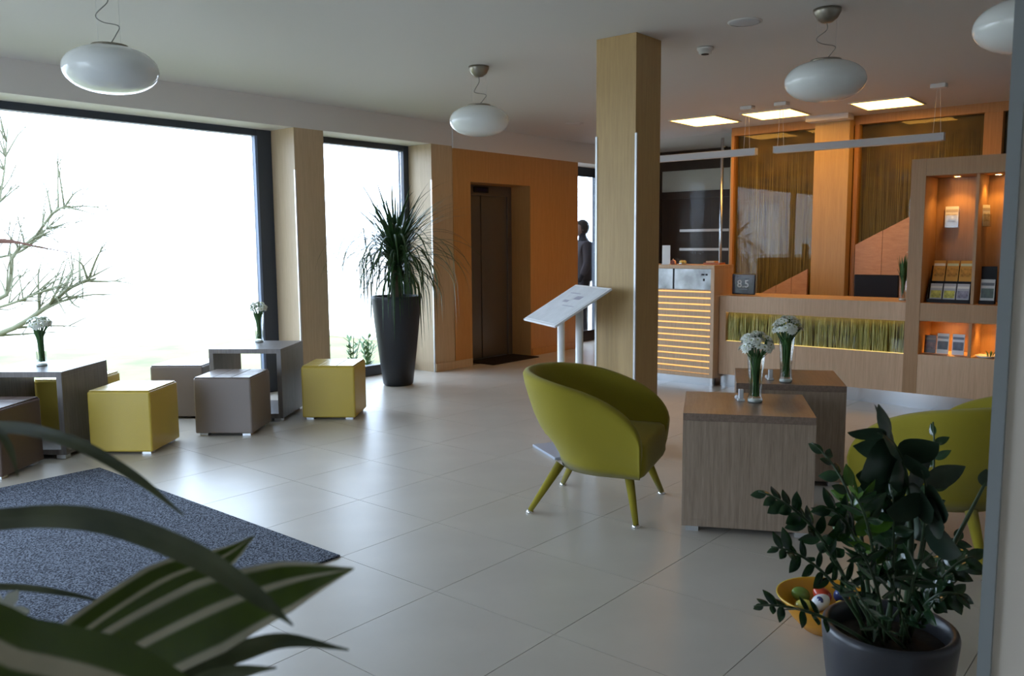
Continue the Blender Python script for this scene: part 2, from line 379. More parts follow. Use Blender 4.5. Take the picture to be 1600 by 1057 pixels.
# ------------------------------------------------------------------ back wall with reed panels
wb = thing('wall_back', 'back wall of oak frames holding dark reed panels under glass', 'wall', kind='structure')
XB = 9.30
B('backing', REEDBACK, wb, XB+.05, XB+.12, -2.2, 4.42, 0, ZC)
B('top_rail', W_WALL_LIT, wb, XB-.06, XB+.05, -2.2, 4.42, 2.61, ZC)
for y0, y1 in ((4.385, 4.42), (3.415, 3.45), (2.985, 3.03), (1.66, 1.82)): B('post', W_WALL_LIT, wb, XB-.06, XB+.05, y0, y1, 0, 2.61, bev=.003)
random.seed(3)
def reeds(name, parent, m, x, y0, y1, z0, z1, n, wmin=.004, wmax=.010, lean=.03, top=.35):
    bm = bm_()
    for k in range(n):
        y = random.uniform(y0+.01, y1-.01); h = z0+(z1-z0)*random.uniform(1-top, .985); ww = random.uniform(wmin, wmax)
        l = random.uniform(-lean, lean); xx = x+random.uniform(-.012, .012)
        ye = min(max(y+l, y0+.01), y1-.01); yt = min(max(y+l*1.3, y0+.01), y1-.01)
        vs = [bm.verts.new(p) for p in ((xx, y-ww/2, z0), (xx, y+ww/2, z0), (xx+.004, ye+ww/2, z0+(h-z0)*.6), (xx+.004, ye-ww/2, z0+(h-z0)*.6), (xx, yt, h))]
        bm.faces.new(vs[:4]); bm.faces.new((vs[3], vs[2], vs[4]))
    o = obj(name, bm, m, parent); o['kind'] = 'stuff'; return o
for y0, y1 in ((3.45, 4.385), (1.82, 2.985), (.3, 1.66)):
    reeds('reed_filling', wb, REED, XB+.03, y0, y1, .4, 2.61, int(420*(y1-y0)), .004, .012, .05, .55)
    B('pane', pane_mat('reed_glass_%d' % int(y0*10), (.95, .96, .9), .035), wb, XB-.01, XB-.002, y0+.001, y1-.001, .3, 2.61)
bc = thing('back_column', 'orange lit oak column rising behind the reception desk', 'column', kind='structure')
B('cladding', W_OAK_LIT, bc, 9.10, 9.235, 3.035, 3.40, 0, ZC, bev=.003)
B('capital', CEIL, bc, 8.93, 9.10, 3.0, 3.44, 2.645, ZC)
st = thing('stair_balustrade', 'sloping oak stair balustrade rising behind the reception desk', 'balustrade', kind='structure')
for k, (ya, yb) in enumerate(((4.36, 3.47), (2.97, 1.6))):
    f = lambda y: 1.64+(2.43-y)*.53
    # vertical boards side by side
    nb = 5
    for q in range(nb):
        a = ya+(yb-ya)*q/nb; b = ya+(yb-ya)*(q+1)/nb
        bm = bm_(); zl = .3
        prism(bm, [(a-.002, zl), (a-.002, max(f(a), zl+.01)), (b+.002, max(f(b), zl+.02)), (b+.002, zl)], 'x', 9.20, 9.238)
        obj('board', bm, W_STAIR, st)

# glass door beside the reed wall, with a tall bar handle
gd = thing('door_2', 'frameless glass door with a tall steel bar handle', 'glass door', kind='structure')
B('glass_leaf', DOORGLASS, gd, 9.296, 9.306, 4.452, 5.40, .02, 2.66)
B('edge_strip', EDGE, gd, 9.29, 9.312, 4.430, 4.451, .02, 2.66)
bm = bm_(); tube(bm, [(9.235, 4.53, .35), (9.235, 4.53, 2.60)], .018, 12); h = obj('bar_handle', bm, STEEL, gd, True)
for z in (.7, 2.5):
    bm = bm_(); tube(bm, [(9.235, 4.53, z), (9.295, 4.50, z)], .009, 8); obj('standoff', bm, STEEL, h, True)
# dark door at the end of the passage
wp = thing('wall_passage', 'dark wenge panelled wall at the end of the passage', 'wall', kind='structure')
B('wall_panel', W_DARK, wp, 11.0, 11.1, 4.3, 5.18, 0, ZC); B('wall_panel', W_DARK, wp, 11.0, 11.1, 6.42, 7.0, 0, ZC); B('wall_panel', W_DARK, wp, 11.0, 11.1, 5.18, 6.42, 2.5, ZC)
B('side_wall', W_DARK, wp, 9.42, 11.0, 4.3, 4.42, 0, ZC)
dd = thing('door_3', 'dark wenge door with pale horizontal inlays and frosted transom', 'door', kind='structure')
B('door_frame', W_DARK, dd, 10.97, 11.06, 5.18, 5.26, 0, 2.5); B('door_frame', W_DARK, dd, 10.97, 11.06, 6.34, 6.42, 0, 2.5)
B('door_frame', W_DARK, dd, 10.97, 11.06, 5.26, 6.34, 2.42, 2.5); B('door_frame', W_DARK, dd, 10.97, 11.06, 5.26, 6.34, 2.02, 2.12)
B('transom_pane', mat('frosted_glass', (.55, .60, .58), .25, spec=.6), dd, 11.0, 11.02, 5.26, 6.34, 2.12, 2.42)
leaf = B('door_leaf', W_DARK, dd, 11.0, 11.05, 5.26, 6.34, .01, 2.02)
for z in (.75, 1.02, 1.29, 1.56): B('inlay', mat('pale_inlay', (.80, .80, .82), .25, metal=.3), leaf, 10.994, 11.0, 5.26, 6.04, z-.018, z+.018)

# ------------------------------------------------------------------ ceiling fixtures
def led_panel(c0, c1, y0, y1, label):
    t = thing('ceiling_light_panel', label, 'ceiling light', ((c0+c1)/2, (y0+y1)/2, ZC), group='square ceiling light panels')
    a, b = (c1-c0)/2, (y1-y0)/2; f = .018
    for q in ((-a, a, -b, -b+f), (-a, a, b-f, b), (-a, -a+f, -b+f, b-f), (a-f, a, -b+f, b-f)): B('frame', PLASTIC, t, *q, -.012, -.0005)
    B('diffuser', LED, t, -a+f, a-f, -b+f, b-f, -.009, -.0005)
led_panel(8.14, 8.76, 4.08, 4.63, 'glowing ceiling panel closest to the dark door, beside the central column')
led_panel(8.23, 8.78, 3.32, 3.86, 'glowing ceiling panel in the middle of the row of three')
led_panel(8.32, 8.88, 2.25, 2.80, 'glowing ceiling panel nearest the brochure shelf')
def linear(y0, y1, wires, label):
    t = thing('linear_lamp', label, 'hanging lamp', (7.859, (y0+y1)/2, 0), group='suspended linear lamps over the desk'); L = (y1-y0)/2
    B('profile', mat('pale_grey_lamp', (.55, .56, .58), .4), t, -.032, .032, -L, L, 2.232, 2.295, bev=.004)
    B('end_cap', PLASTIC, t, -.033, .033, -L-.006, -L, 2.231, 2.296); B('end_cap', PLASTIC, t, -.033, .033, L, L+.006, 2.231, 2.296)
    B('lens', PLASTIC, t, -.026, .026, -L+.01, L-.01, 2.228, 2.232)
    for y in wires:
        yy = y-(y0+y1)/2
        cn = B('canopy', PLASTIC, t, -.045, .045, yy-.06, yy+.06, 2.665, ZC-.0005, bev=.006)
        for s in (-1, 1):
            bm = bm_(); tube(bm, [(0, yy+s*.03, 2.295), (0, yy+s*.012, 2.665)], .0016, 5); obj('wire', bm, ALU, cn)
linear(3.505, 4.95, (3.6, 4.85), 'long grey suspended lamp partly hidden by the central column')
linear(1.845, 3.315, (1.90, 3.26), 'long grey suspended lamp crossing in front of the back column')
def pendant(loc, label, seed, rad=.222, full=True):
    t = thing('pendant_lamp', label, 'pendant lamp', (loc[0], loc[1], ZC), group='white oval pendant lamps'); z0 = loc[2]-ZC; h = .112
    bm = bm_(); lathe(bm, [(rad*math.cos(a)**.85 if a < math.pi/2 else 0, z0+h*math.sin(a)) for a in [R(-89.9+i*179.8/20) for i in range(21)]], 40); obj('glass_shade', bm, OPAL, t, True)
    bm = bm_(); lathe(bm, [(.085, z0+h*.93), (.085, z0+h*.93+.012), (.02, z0+h*.93+.022)], 24); obj('shade_cap', bm, BRONZE, t, True)
    bm = bm_(); lathe(bm, [(.002, -.075), (.03, -.073), (.058, -.05), (.075, -.018), (.076, -.0005)], 24); obj('canopy', bm, BRONZE, t, True)
    rng = random.Random(seed); zt = -.075; zb = z0+h+.005; q = [Vector((0, 0, zt)), Vector((0, 0, zt-.04))]
    L = zb-(zt-.04)
    q += [Vector((rng.uniform(-.02, .02)-.045, rng.uniform(-.02, .02), zt-.04+L*.28)), Vector((-.03, .0, zt-.04+L*.45)), Vector((.05, .0, zt-.04+L*.55)), Vector((.035, 0, zt-.04+L*.75)), Vector((0, 0, zb))]
    # cord sways in the plane across the line of sight
    qq = [Vector((p.x*rt.x, p.x*rt.y, p.z)) for p in q]
    bm = bm_(); tube(bm, smooth_path(qq, 30), .0028, 6); obj('cord', bm, mat('grey_cord', (.3, .3, .28), .5), t, True)
    for s in (-1, 1):
        bm = bm_(); tube(bm, [(s*.055*rt.x, s*.055*rt.y, -.05), (s*.055*rt.x, s*.055*rt.y, zb-.01)], .0009, 4); obj('wire', bm, ALU, t)
pendant((2.0, 4.25, 2.265), 'white oval pendant lamp hanging before the wide window', 1, .222)
pendant((4.747, 4.29, 2.306), 'white oval pendant lamp hanging between the lift and central column', 2)
pendant((4.92, 1.789, 2.304), 'white oval pendant lamp with swirling cord hanging above the low tables', 3)
pendant((4.28, .685, 2.31), 'white oval pendant lamp partly cut off by the grey wall end', 4)
t = thing('smoke_detector', 'small round white smoke detector on the ceiling', 'smoke detector', (5.315, 2.747, ZC))
bm = bm_(); lathe(bm, [(.03, -.045), (.042, -.043), (.045, -.02), (.055, -.018), (.055, -.0005)], 24); obj('housing', bm, PLASTIC, t, True)
bm = bm_(); lathe(bm, [(.026, -.0475), (.026, -.045)], 20); obj('sensor_slot', bm, BLACK, t)
t = thing('ceiling_speaker', 'flat round pale speaker grille in the ceiling', 'speaker', (4.87, 2.26, ZC))
bm = bm_(); lathe(bm, [(.001, -.008), (.075, -.008), (.09, -.004), (.092, -.0005)], 32); obj('grille', bm, mat('speaker_grey', (.55, .57, .60), .6), t, True)
bm = bm_(); lathe(bm, [(.092, -.006), (.100, -.004), (.102, -.0005)], 32, cap0=False, cap1=False); obj('rim', bm, PLASTIC, t, True)
t = thing('ceiling_vent', 'small flat ceiling vent near the oak wall', 'vent', (7.66, 5.52, ZC))
bm = bm_(); lathe(bm, [(.001, -.012), (.06, -.012), (.075, -.005), (.08, -.0005)], 24); obj('cover', bm, CEIL, t, True)
bm = bm_(); lathe(bm, [(.085, -.006), (.10, -.003), (.10, -.0005)], 24, cap0=False, cap1=False); obj('rim', bm, CEIL, t, True)

# ------------------------------------------------------------------ entrance mat
tag(B('entrance_mat', MAT_BLUE, None, -1.4, 2.290, 2.945, 5.34, 0, .010, bev=.003), 'large blue grey entrance mat on the tiled floor', 'mat')

# ------------------------------------------------------------------ stools
def stool(c, rz, m, label, proto=[None]):
    t = thing('cube_stool', label, 'stool', (c[0], c[1], 0), R(rz), group='leatherette cube stools'); s = .215
    B('body', m, t, -s, s, -s, s, .018, .430, bev=.012, smooth=False)
    for i in range(3):
        for j in range(3):
            s2 = s-.008; a = -s2+i*2*s2/3; b = -s2+j*2*s2/3
            B('pad', m, t, a+.0012, a+2*s2/3-.0012, b+.0012, b+2*s2/3-.0012, .4302, .438, bev=.0035)
    for i in (-1, 1):
        for j in (-1, 1): B('foot', ALU, t, i*.16-.03, i*.16+.03, j*.16-.03, j*.16+.03, 0, .0178)
    return t
def cen(nr, rz, s=.215):      # centre from the near right corner
    e1 = Vector((math.cos(R(rz-90)), math.sin(R(rz-90)))); e2 = Vector((math.cos(R(rz)), math.sin(R(rz))))
    return Vector(nr)-e1*s+e2*s
stool(cen((2.679, 5.42), 38), 38, YEL, 'yellow cube stool nearest the corner of the blue mat')
stool(cen((3.413, 5.37), 37.5), 37.5, BRN, 'brown cube stool standing in front of the window table')
stool(cen((4.255, 5.22), 38), 38, YEL, 'yellow cube stool beside the window pillar')
stool((3.56, 6.53), 38, BRN, 'brown cube stool half hidden behind the other brown stool')
stool(cen((1.80, 5.53), 38), 38, DBRN, 'dark brown cube stool cut off at the edge of the photo')
stool((2.68, 6.525), 38, YEL, 'yellow cube stool mostly hidden behind a window table')

# ------------------------------------------------------------------ box tables, open on two sides
def box_table(c, rz, label, cat='table', s=.29, hgt=.585, group='hollow box tables', closed=False):
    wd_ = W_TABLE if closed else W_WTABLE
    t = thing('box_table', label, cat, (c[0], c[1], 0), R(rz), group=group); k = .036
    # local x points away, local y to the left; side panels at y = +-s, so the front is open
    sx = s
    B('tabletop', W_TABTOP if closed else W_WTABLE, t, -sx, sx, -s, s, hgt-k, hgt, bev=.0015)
    B('bottom_panel', wd_, t, -sx, sx, -s+k, s-k, .03, .03+k, bev=.001)
    B('side_panel', wd_, t, -sx, sx, -s, -s+k, .03, hgt-k, bev=.001); B('side_panel', wd_, t, -sx, sx, s-k, s, .03, hgt-k, bev=.001)
    if closed: B('front_panel', wd_, t, -sx, -sx+k, -s+k, s-k, .03+k, hgt-k, bev=.001); B('back_panel', wd_, t, sx-k, sx, -s+k, s-k, .03+k, hgt-k)
    for i in (-1, 1):
        for j in (-1, 1): B('foot', ALU, t, i*(sx-.05)-.03, i*(sx-.05)+.03, j*(s-.05)-.03, j*(s-.05)+.03, 0, .0295)
    return t
box_table((3.905, 6.02), 37, 'grey brown hollow box table by the window pillar')
box_table((2.31, 6.16), 38, 'grey brown hollow box table near the left edge of the photo')
T1 = (3.957, 1.785); T2 = (4.905, 1.955)
box_table(T1, 27, 'grey brown box table with a closed front beside the green armchair', s=.303, closed=True)
box_table(T2, 26, 'grey brown box table standing behind another closer to the desk', s=.30, closed=True)

# ------------------------------------------------------------------ vases and flowers
def bouquet_vase(loc, h, r, n, spread, label_v, label_b, seed, tall=.1, green=.0):
    rng = random.Random(seed)
    v = thing('glass_vase', label_v, 'vase', loc, group='slim glass vases')
    bm = bm_(); lathe(bm, [(.001, 0), (r*.86, 0), (r*.88, .02), (r*.74, .04), (r*.82, h*.5), (r*1.05, h)], 20, cap1=False); obj('glass', bm, CLEAR, v, True)
    bm = bm_(); lathe(bm, [(r*.82, .0012), (r*.84, .016), (r*.4, .022), (.001, .018)], 20); obj('base', bm, mat('clear_base', (.75, .78, .75), .05, spec=.8, coat=1), v, True)
    b = thing('flower_bunch', label_b, 'flowers', (loc[0], loc[1], loc[2]+.03), group='bunches of flowers')
    for k in range(n):
        a = rng.uniform(0, 6.283); zz = rng.uniform(-.35, 1); q = math.sqrt(1-zz*zz)*spread*rng.uniform(.82, 1)
        top = Vector((math.cos(a)*q, math.sin(a)*q, h-.03+tall*.42+zz*tall*.58*rng.uniform(.85, 1)))
        bot = Vector((rng.uniform(-.4, .4)*r, rng.uniform(-.4, .4)*r, .0)); neck = Vector((top.x*.35*min(1, r*.8/max(q*.35, 1e-3)), top.y*.35*min(1, r*.8/max(q*.35, 1e-3)), h-.05))
        bm = bm_(); tube(bm, [bot, neck, top], .0022, 5); fl_ = obj('flower', bm, PSTEM, b, True)
        d = (top-Vector((0, 0, h-.05))).normalized(); rot = d.to_track_quat('Z', 'Y').to_euler()
        bm = bm_(); np_ = 9; rr = rng.uniform(.75, 1)*spread*.40
        for lay in range(2):
            for i in range(np_):
                an = 6.283*(i+lay*.5)/np_; ca, sa = math.cos(an), math.sin(an); z = .002+lay*.005; R2 = rr*(1-.25*lay)
                def pt(u, v, dz): return bm.verts.new((ca*u-sa*v, sa*u+ca*v, z+dz))
                p = [pt(.003, -.002, 0), pt(R2*.6, -R2*.22, .004), pt(R2, 0, .002), pt(R2*.6, R2*.22, .004), pt(.003, .002, 0)]
                bm.faces.new(p)
        obj('petals', bm, PETAL, fl_, loc=top, rot=rot)
        bm = bm_(); lathe(bm, [(.006, .003), (.005, .008), (.001, .0105)], 8); obj('centre', bm, PCENT, fl_, loc=top, rot=rot)
    for k in range(16+int(20*green)):
        a = rng.uniform(0, 6.283); q = spread*rng.uniform(.3, .85)
        p0 = Vector((rng.uniform(-.3, .3)*r, rng.uniform(-.3, .3)*r, h*rng.uniform(.05, .7))); p2 = Vector((math.cos(a)*q, math.sin(a)*q, h-.04+tall*(.35+.6*min(1, green))*rng.random())); p1 = Vector((p2.x*.15, p2.y*.15, h-.06))
        bm = bm_(); pts = qbez(p0, p1, p2, 6); blade(bm, pts, [.006, .016, .020, .024, .016, .002], lambda i, t, a=a: Vector((-math.sin(a), math.cos(a), 0)), cols=2); obj('leaf', bm, PSTEM, b, True)
bouquet_vase((4.02, 1.765, .585), .245, .043, 48, .078, 'slim glass vase on the table with a closed front', 'bunch of white daisies on the table with a closed front', 11, .11)
bouquet_vase((4.71, 1.885, .585), .26, .043, 48, .074, 'slim glass vase on the table nearer the desk', 'taller bunch of white daisies on the table nearer the desk', 12, .125)
bouquet_vase((4.02, 6.165, .585), .25, .042, 34, .066, 'slim glass vase on the table by the window pillar', 'white flowers on the table by the window pillar', 13, .09)
bouquet_vase((2.30, 6.16, .585), .25, .042, 34, .072, 'slim glass vase on the table at the photo\'s left edge', 'white flowers on the table at the photo\'s left edge', 14, .09)
bouquet_vase((7.64, 2.055, .885), .22, .034, 2, .065, 'slim glass vase at the end of the reception counter', 'green leafy sprigs in the counter vase', 15, .22, green=1.8)
def ornament(p, rz, label):
    t = thing('table_ornament', label, 'ornament', p, R(rz), group='tiny white table ornaments')
    B('upright_card', mat('glossy_white', (.72, .72, .74), .15), t, -.012, .012, -.010, .010, .012, .062, bev=.004)
    B('plinth', PLASTIC, t, -.018, .018, -.014, .014, 0, .012, bev=.003)
    bm = bm_(); bmesh.ops.create_uvsphere(bm, u_segments=12, v_segments=8, radius=.013); bmesh.ops.translate(bm, verts=bm.verts, vec=(-.01, .035, .013)); obj('bead', bm, mat('glossy_white', (.72, .72, .74), .15), t, True)
ornament((4.005, 1.835, .585), -50, 'tiny white ornament beside the vase on the closed front table')
ornament((4.73, 1.985, .585), -50, 'tiny white ornament beside the vase nearer the desk')

# ------------------------------------------------------------------ green armchairs
def armchair(c, face, label):
    t = thing('armchair', label, 'armchair', (c[0], c[1], 0), R(face), group='green tub armchairs')
    # local +x is the way the chair faces; plan curves are U shapes, open at the front
    def U(u, w_, xb, xf):
        Lc = math.pi*w_/2; T = xf-(xb+w_)+Lc; d = abs(u)*T; sg = 1 if u >= 0 else -1
        if d < Lc: return Vector((xb+w_-w_*math.cos(d/w_), sg*w_*math.sin(d/w_), 0))
        return Vector((xb+w_+d-Lc, sg*w_, 0))
    G = [(0, 0), (.12, .07), (.25, .25), (.42, .56), (.58, .73), (.75, .86), (.9, .96), (1, 1)]
    def rimz(f): return .42+.315*math.sqrt(max(0, 1-f**2.3))
    def prof(u, off, zb):
        f = abs(u); zr = max(rimz(f), zb+.02)-.022; out = []
        for v, g in G:
            p = U(u, .29-off, -.20+off*.6, .285).lerp(U(u, .36-off, -.415+off, .300), g); p.z = zb+(zr-zb)*v; out.append(p)
        return out
    bm = bm_(); N = 72; rows = []
    for i in range(N+1):
        q = -1+2*i/N; u = math.copysign(1-(1-abs(q))**1.35, q)*.999      # closer together near the arm fronts
        o_, n_ = prof(u, 0, .235), prof(u, .055, .30); A_, B_ = o_[-1], n_[-1]
        row = [bm.verts.new(p) for p in o_]+[bm.verts.new(A_.lerp(B_, k)+Vector((0, 0, h_))) for k, h_ in ((.15, .014), (.5, .022), (.85, .014))]+[bm.verts.new(p) for p in n_[::-1]]
        rows.append(row)
    for a, b in zip(rows, rows[1:]):
        for k in range(len(a)-1): bm.faces.new((a[k], a[k+1], b[k+1], b[k]))
        bm.faces.new((a[-1], a[0], b[0], b[-1]))
    for row in (rows[0], rows[-1]): bm.faces.new(row)
    obj('shell', bm, GRN, t, True)
    # upholstered seat block filling the U, rounded at the front
    bm = bm_(); ring = []; M_ = 40
    def loop(w_, xb, xf):
        pts = [U(-1+2*i/M_, w_, xb, xf) for i in range(M_+1)]
        return pts+[Vector((xf+.012, w_*k, 0)) for k in (.8, .4, 0, -.4, -.8)]
    for w_, xb, xf, z in ((.255, -.16, .255, .225), (.28, -.19, .28, .24), (.285, -.20, .292, .27), (.285, -.25, .292, .36), (.28, -.30, .285, .395), (.265, -.31, .262, .412), (.18, -.22, .18, .42), (.05, -.05, .05, .418)):
        ring.append([bm.verts.new(p+Vector((0, 0, z))) for p in loop(w_, xb, xf)])
    for a, b in zip(ring, ring[1:]):
        n = len(a)
        for i in range(n): bm.faces.new((a[i], a[(i+1) % n], b[(i+1) % n], b[i]))
    bm.faces.new(ring[0][::-1]); bm.faces.new(ring[-1])
    obj('seat', bm, GRN, t, True)
    for top, ft in (((-.17, .16), (-.30, .27)), ((-.17, -.16), (-.30, -.27)), ((.20, .18), (.27, .30)), ((.20, -.18), (.27, -.30))):
        tp, f_ = Vector((*top, .245)), Vector((*ft, .012))
        bm = bm_(); tube(bm, [tp, tp.lerp(f_, .5), f_], [.026, .020, .014], 14); lg = obj('leg', bm, GRN, t, True)
        bm = bm_(); lathe(bm, [(.020, 0), (.022, .004), (.015, .013)], 16, c=(*ft, 0)); obj('glide', bm, CHROME, lg, True)
armchair((3.665, 2.47), -72, 'green wool tub armchair with its back toward the windows')
armchair((4.12, .86), 74, 'green wool tub armchair beside the grey wall end, behind the houseplant')

# ------------------------------------------------------------------ information stand
t = thing('info_stand', 'white tilted information board on two posts beside the column', 'info stand', (4.435, 3.265, 0))
ax = Vector((-.505, -.863, 0)).normalized(); pe = Vector((.863, -.505, 0)).normalized(); ay = (pe*math.cos(R(30))+Vector((0, 0, math.sin(R(30))))).normalized(); az = ax.cross(ay)
if az.z < 0: az = -az
mc = Vector((0, 0, .999)); wx = .553; wy = .451
MB = Matrix(((ax.x, ay.x, az.x, mc.x), (ax.y, ay.y, az.y, mc.y), (ax.z, ay.z, az.z, mc.z), (0, 0, 0, 1)))
bm = bm_(); box(bm, -wx/2, wx/2, -wy/2, wy/2, -.014, 0, bev=.002, M=MB); bd = obj('board', bm, mat('white_lacquer', (.82, .82, .82), .3), t)
bm = bm_(); box(bm, -wx/2+.02, wx/2-.02, -wy/2+.02, wy/2-.02, 0, .0015, M=MB); obj('sheet', bm, mat('printed_sheet', (.84, .87, .90), .15, var=.06, vscale=14, spec=.7), bd)
for (a, b, c_, d_) in ((-.10, -.02, .02, .045), (.0, .10, .06, .10), (-.02, .16, -.02, -.012), (-.16, .0, .12, .13)):
    bm = bm_(); box(bm, a, b, c_, d_, .0015, .002, M=MB); obj('printed_block', bm, mat('grey_print', (.42, .42, .50), .4), bd)
for q in (-.13, .17):
    top = ax*q
    bm = bm_(); tube(bm, [(top.x+.02, top.y-.01, .018), (top.x+.02, top.y-.01, .985)], .025, 16); obj('post', bm, mat('white_lacquer', (.82, .82, .82), .3), t, True)
bm = bm_(); box(bm, -.20, .20, -.17, .17, 0, .018, bev=.004, M=Matrix.Translation((.05, .03, 0)) @ Matrix(((ax.x, pe.x, 0, 0), (ax.y, pe.y, 0, 0), (0, 0, 1, 0), (0, 0, 0, 1)))); obj('base_plate', bm, mat('grey_lacquer', (.40, .43, .50), .35), t)

# ------------------------------------------------------------------ reception pedestal
t = thing('slatted_counter', 'tall oak counter with glowing gaps between horizontal slats', 'counter')
x0, ya, yb = 7.335, 3.655, 4.78
B('carcass', W_DESK, t, x0+.05, 7.745, ya+.001, yb, .09, 1.14)
B('countertop', W_DESK, t, x0, 7.745, ya, yb, 1.14, 1.175, bev=.002)
B('stile', W_DESK, t, x0, x0+.05, ya, ya+.036, .09, 1.14); B('stile', W_DESK, t, x0, x0+.05, yb-.036, yb, .09, 1.14)
B('light_panel', LEDSTRIP, t, x0+.030, x0+.049, ya+.037, yb-.037, .10, .925)
for k in range(13): B('slat', W_DESK, t, x0, x0+.029, ya+.037, yb-.037, .133+k*.0612, .133+k*.0612+.045, bev=.001)
B('bottom_rail', W_DESK, t, x0, x0+.049, ya+.037, yb-.037, .09, .125)
B('display_frame', W_DESK, t, x0, x0+.049, ya+.037, yb-.037, .927, .940)
for a, b in ((ya+.037, 4.085), (4.105, yb-.037)):
    p = B('display_pane', MIRROR, t, x0+.012, x0+.02, a, b, .941, 1.138)
B('pane_gap', BLACK, t, x0+.016, x0+.03, 4.086, 4.104, .941, 1.138)
for (y, z, w_, h_) in ((3.79, 1.085, .028, .008), (3.75, 1.085, .02, .008), (3.775, 1.035, .016, .012)): B('mark', BLACK, t, x0+.0105, x0+.012, y-w_, y+w_*.2, z-h_, z+h_)
B('plinth', STEEL, t, 7.42, 7.74, ya+.03, yb-.03, 0, .0895); B('leg', CHROME, t, x0+.003, x0+.028, ya+.003, ya+.028, 0, .0895)
# desk
t = thing('reception_desk', 'long oak reception desk with a lit band of dried reeds', 'reception desk')
xd, y0, y1 = 7.45, 1.972, 3.652
B('front_panel', W_DESK, t, xd, xd+.03, 2.9, y1, .125, .45, bev=.001); B('front_panel', W_DESK, t, xd, xd+.03, y0, 2.898, .125, .45, bev=.001)
B('countertop', W_DESK, t, xd, 7.98, y0, y1, .742, .885, bev=.002)
B('end_post', W_DESK, t, xd, xd+.10, 3.585, y1, .45, .742)
B('reed_backing', mat('warm_backing', (.20, .155, .03), .7), t, xd+.06, xd+.08, y0, 3.584, .45, .742)
reeds('reed_filling', t, REEDY, xd+.035, y0, 3.584, .452, .74, 340, .005, .012, .02, .15)
B('pane', PANE, t, xd+.006, xd+.011, y0+.001, 3.584, .451, .741)
B('light_strip', LEDLINE, t, xd+.020, xd+.027, y0, 3.58, .4505, .4535)
B('light_strip', mat('unseen_fill_led', (1, .8, .4), .5, emit=(1, .80, .36), estr=7), t, xd+.014, xd+.022, y0, 3.58, .7385, .7415)  # added, unseen strip that brightens the reeds from above
B('front_lip', W_DESK, t, xd, xd+.005, y0, 3.584, .728, .742)  # added lip that keeps the upper strip out of sight
B('plinth', STEEL, t, xd+.05, xd+.08, y0, y1, 0, .125); B('body', W_DESK, t, xd+.12, 7.9, y0, y1, .13, .74)
# award sign
s = thing('award_sign', 'dark square award sign reading 8.5 on the reception desk', 'sign', (7.56, 3.465, .885))
B('plate', mat('navy_plate', (.018, .016, .035), .25, coat=.5), s, 0, .022, -.118, .118, .008, .205, bev=.010)
B('acrylic_block', DOORGLASS, s, -.004, .027, -.128, .128, 0, .212, bev=.002)
fc = bpy.data.curves.new('award_text', 'FONT'); fc.body = '8.5'; fc.size = .10; fc.align_x = 'CENTER'; fc.align_y = 'CENTER'; fc.extrude = .0006; fc.materials.append(PAPER); fc.offset = .0012
tmp = bpy.data.objects.new('numeral_source', fc); C.objects.link(tmp); dg = bpy.context.evaluated_depsgraph_get()
nm = bpy.data.meshes.new_from_object(tmp.evaluated_get(dg)); bpy.data.objects.remove(tmp)
link('numeral', nm, s, (-.0055, 0, .108), (R(90), 0, R(-90)))
for z, w_ in ((.168, .06), (.058, .045)): B('rule', mat('grey_rule', (.25, .25, .3), .5), s, -.0012, 0, -w_, w_, z-.004, z+.004)
# small things on the tall counter
o = thing('paper_stand', 'white upright card holder on the slatted counter', 'card holder', (7.45, 4.24, 1.175))
B('card', PAPER, o, 0, .004, -.045, .045, .004, .19); B('base', PLASTIC, o, -.02, .03, -.045, .045, 0, .004)
o = thing('candle_dish', 'small dish of golden sweets on the slatted counter', 'dish', (7.5, 4.08, 1.175))
bm = bm_(); lathe(bm, [(.03, 0), (.05, .012), (.045, .012), (.001, .005)], 20); obj('dish', bm, CHROME, o, True)
for a in range(4):
    bm = bm_(); bmesh.ops.create_uvsphere(bm, u_segments=10, v_segments=6, radius=.018); obj('sweet', bm, mat('gold_foil', (.75, .6, .2), .3, metal=.6), o, True, loc=(.02*math.cos(a*1.57), .02*math.sin(a*1.57), .024))
o = thing('bell', 'round reception bell with a rosy dome on the slatted counter', 'bell', (7.52, 4.2, 1.175))
bm = bm_(); lathe(bm, [(.04, 0), (.042, .006), (.035, .012), (.032, .03), (.018, .043), (.001, .047)], 20); obj('dome', bm, mat('rosy_metal', (.35, .2, .25), .3, metal=.7), o, True)
bm = bm_(); lathe(bm, [(.004, .047), (.005, .055), (.001, .057)], 10); obj('plunger', bm, CHROME, o, True)
o = thing('notepad_tray', 'low wooden tray with red edge on the slatted counter', 'tray', (7.62, 3.80, 1.175))
B('tray', mat('red_wood', (.45, .12, .04), .4), o, -.06, .06, -.09, .09, 0, .018, bev=.004); B('pad', W_DESK, o, -.04, .05, -.02, .07, .018, .034, bev=.003)
# computer screen behind the counter
o = thing('computer_screen', 'back of a dark computer screen behind the reception counter', 'screen', (8.28, 2.47, .74))
B('housing', BLACK, o, 0, .03, -.2, .2, .10, .335, bev=.006); B('bezel', mat('dark_bezel', (.02, .02, .022), .3), o, .03, .036, -.2, .2, .10, .335)
B('neck', BLACK, o, .03, .05, -.03, .03, .02, .2); B('foot', BLACK, o, -.06, .12, -.1, .1, .0, .02, bev=.004)
tb = thing('staff_worktop', 'low inner worktop behind the reception desk', 'worktop')
B('worktop', W_DESK, tb, 7.985, 8.6, 1.9, 3.6, .70, .74); B('panel', W_DESK, tb, 8.5, 8.53, 1.9, 3.6, 0, .70)

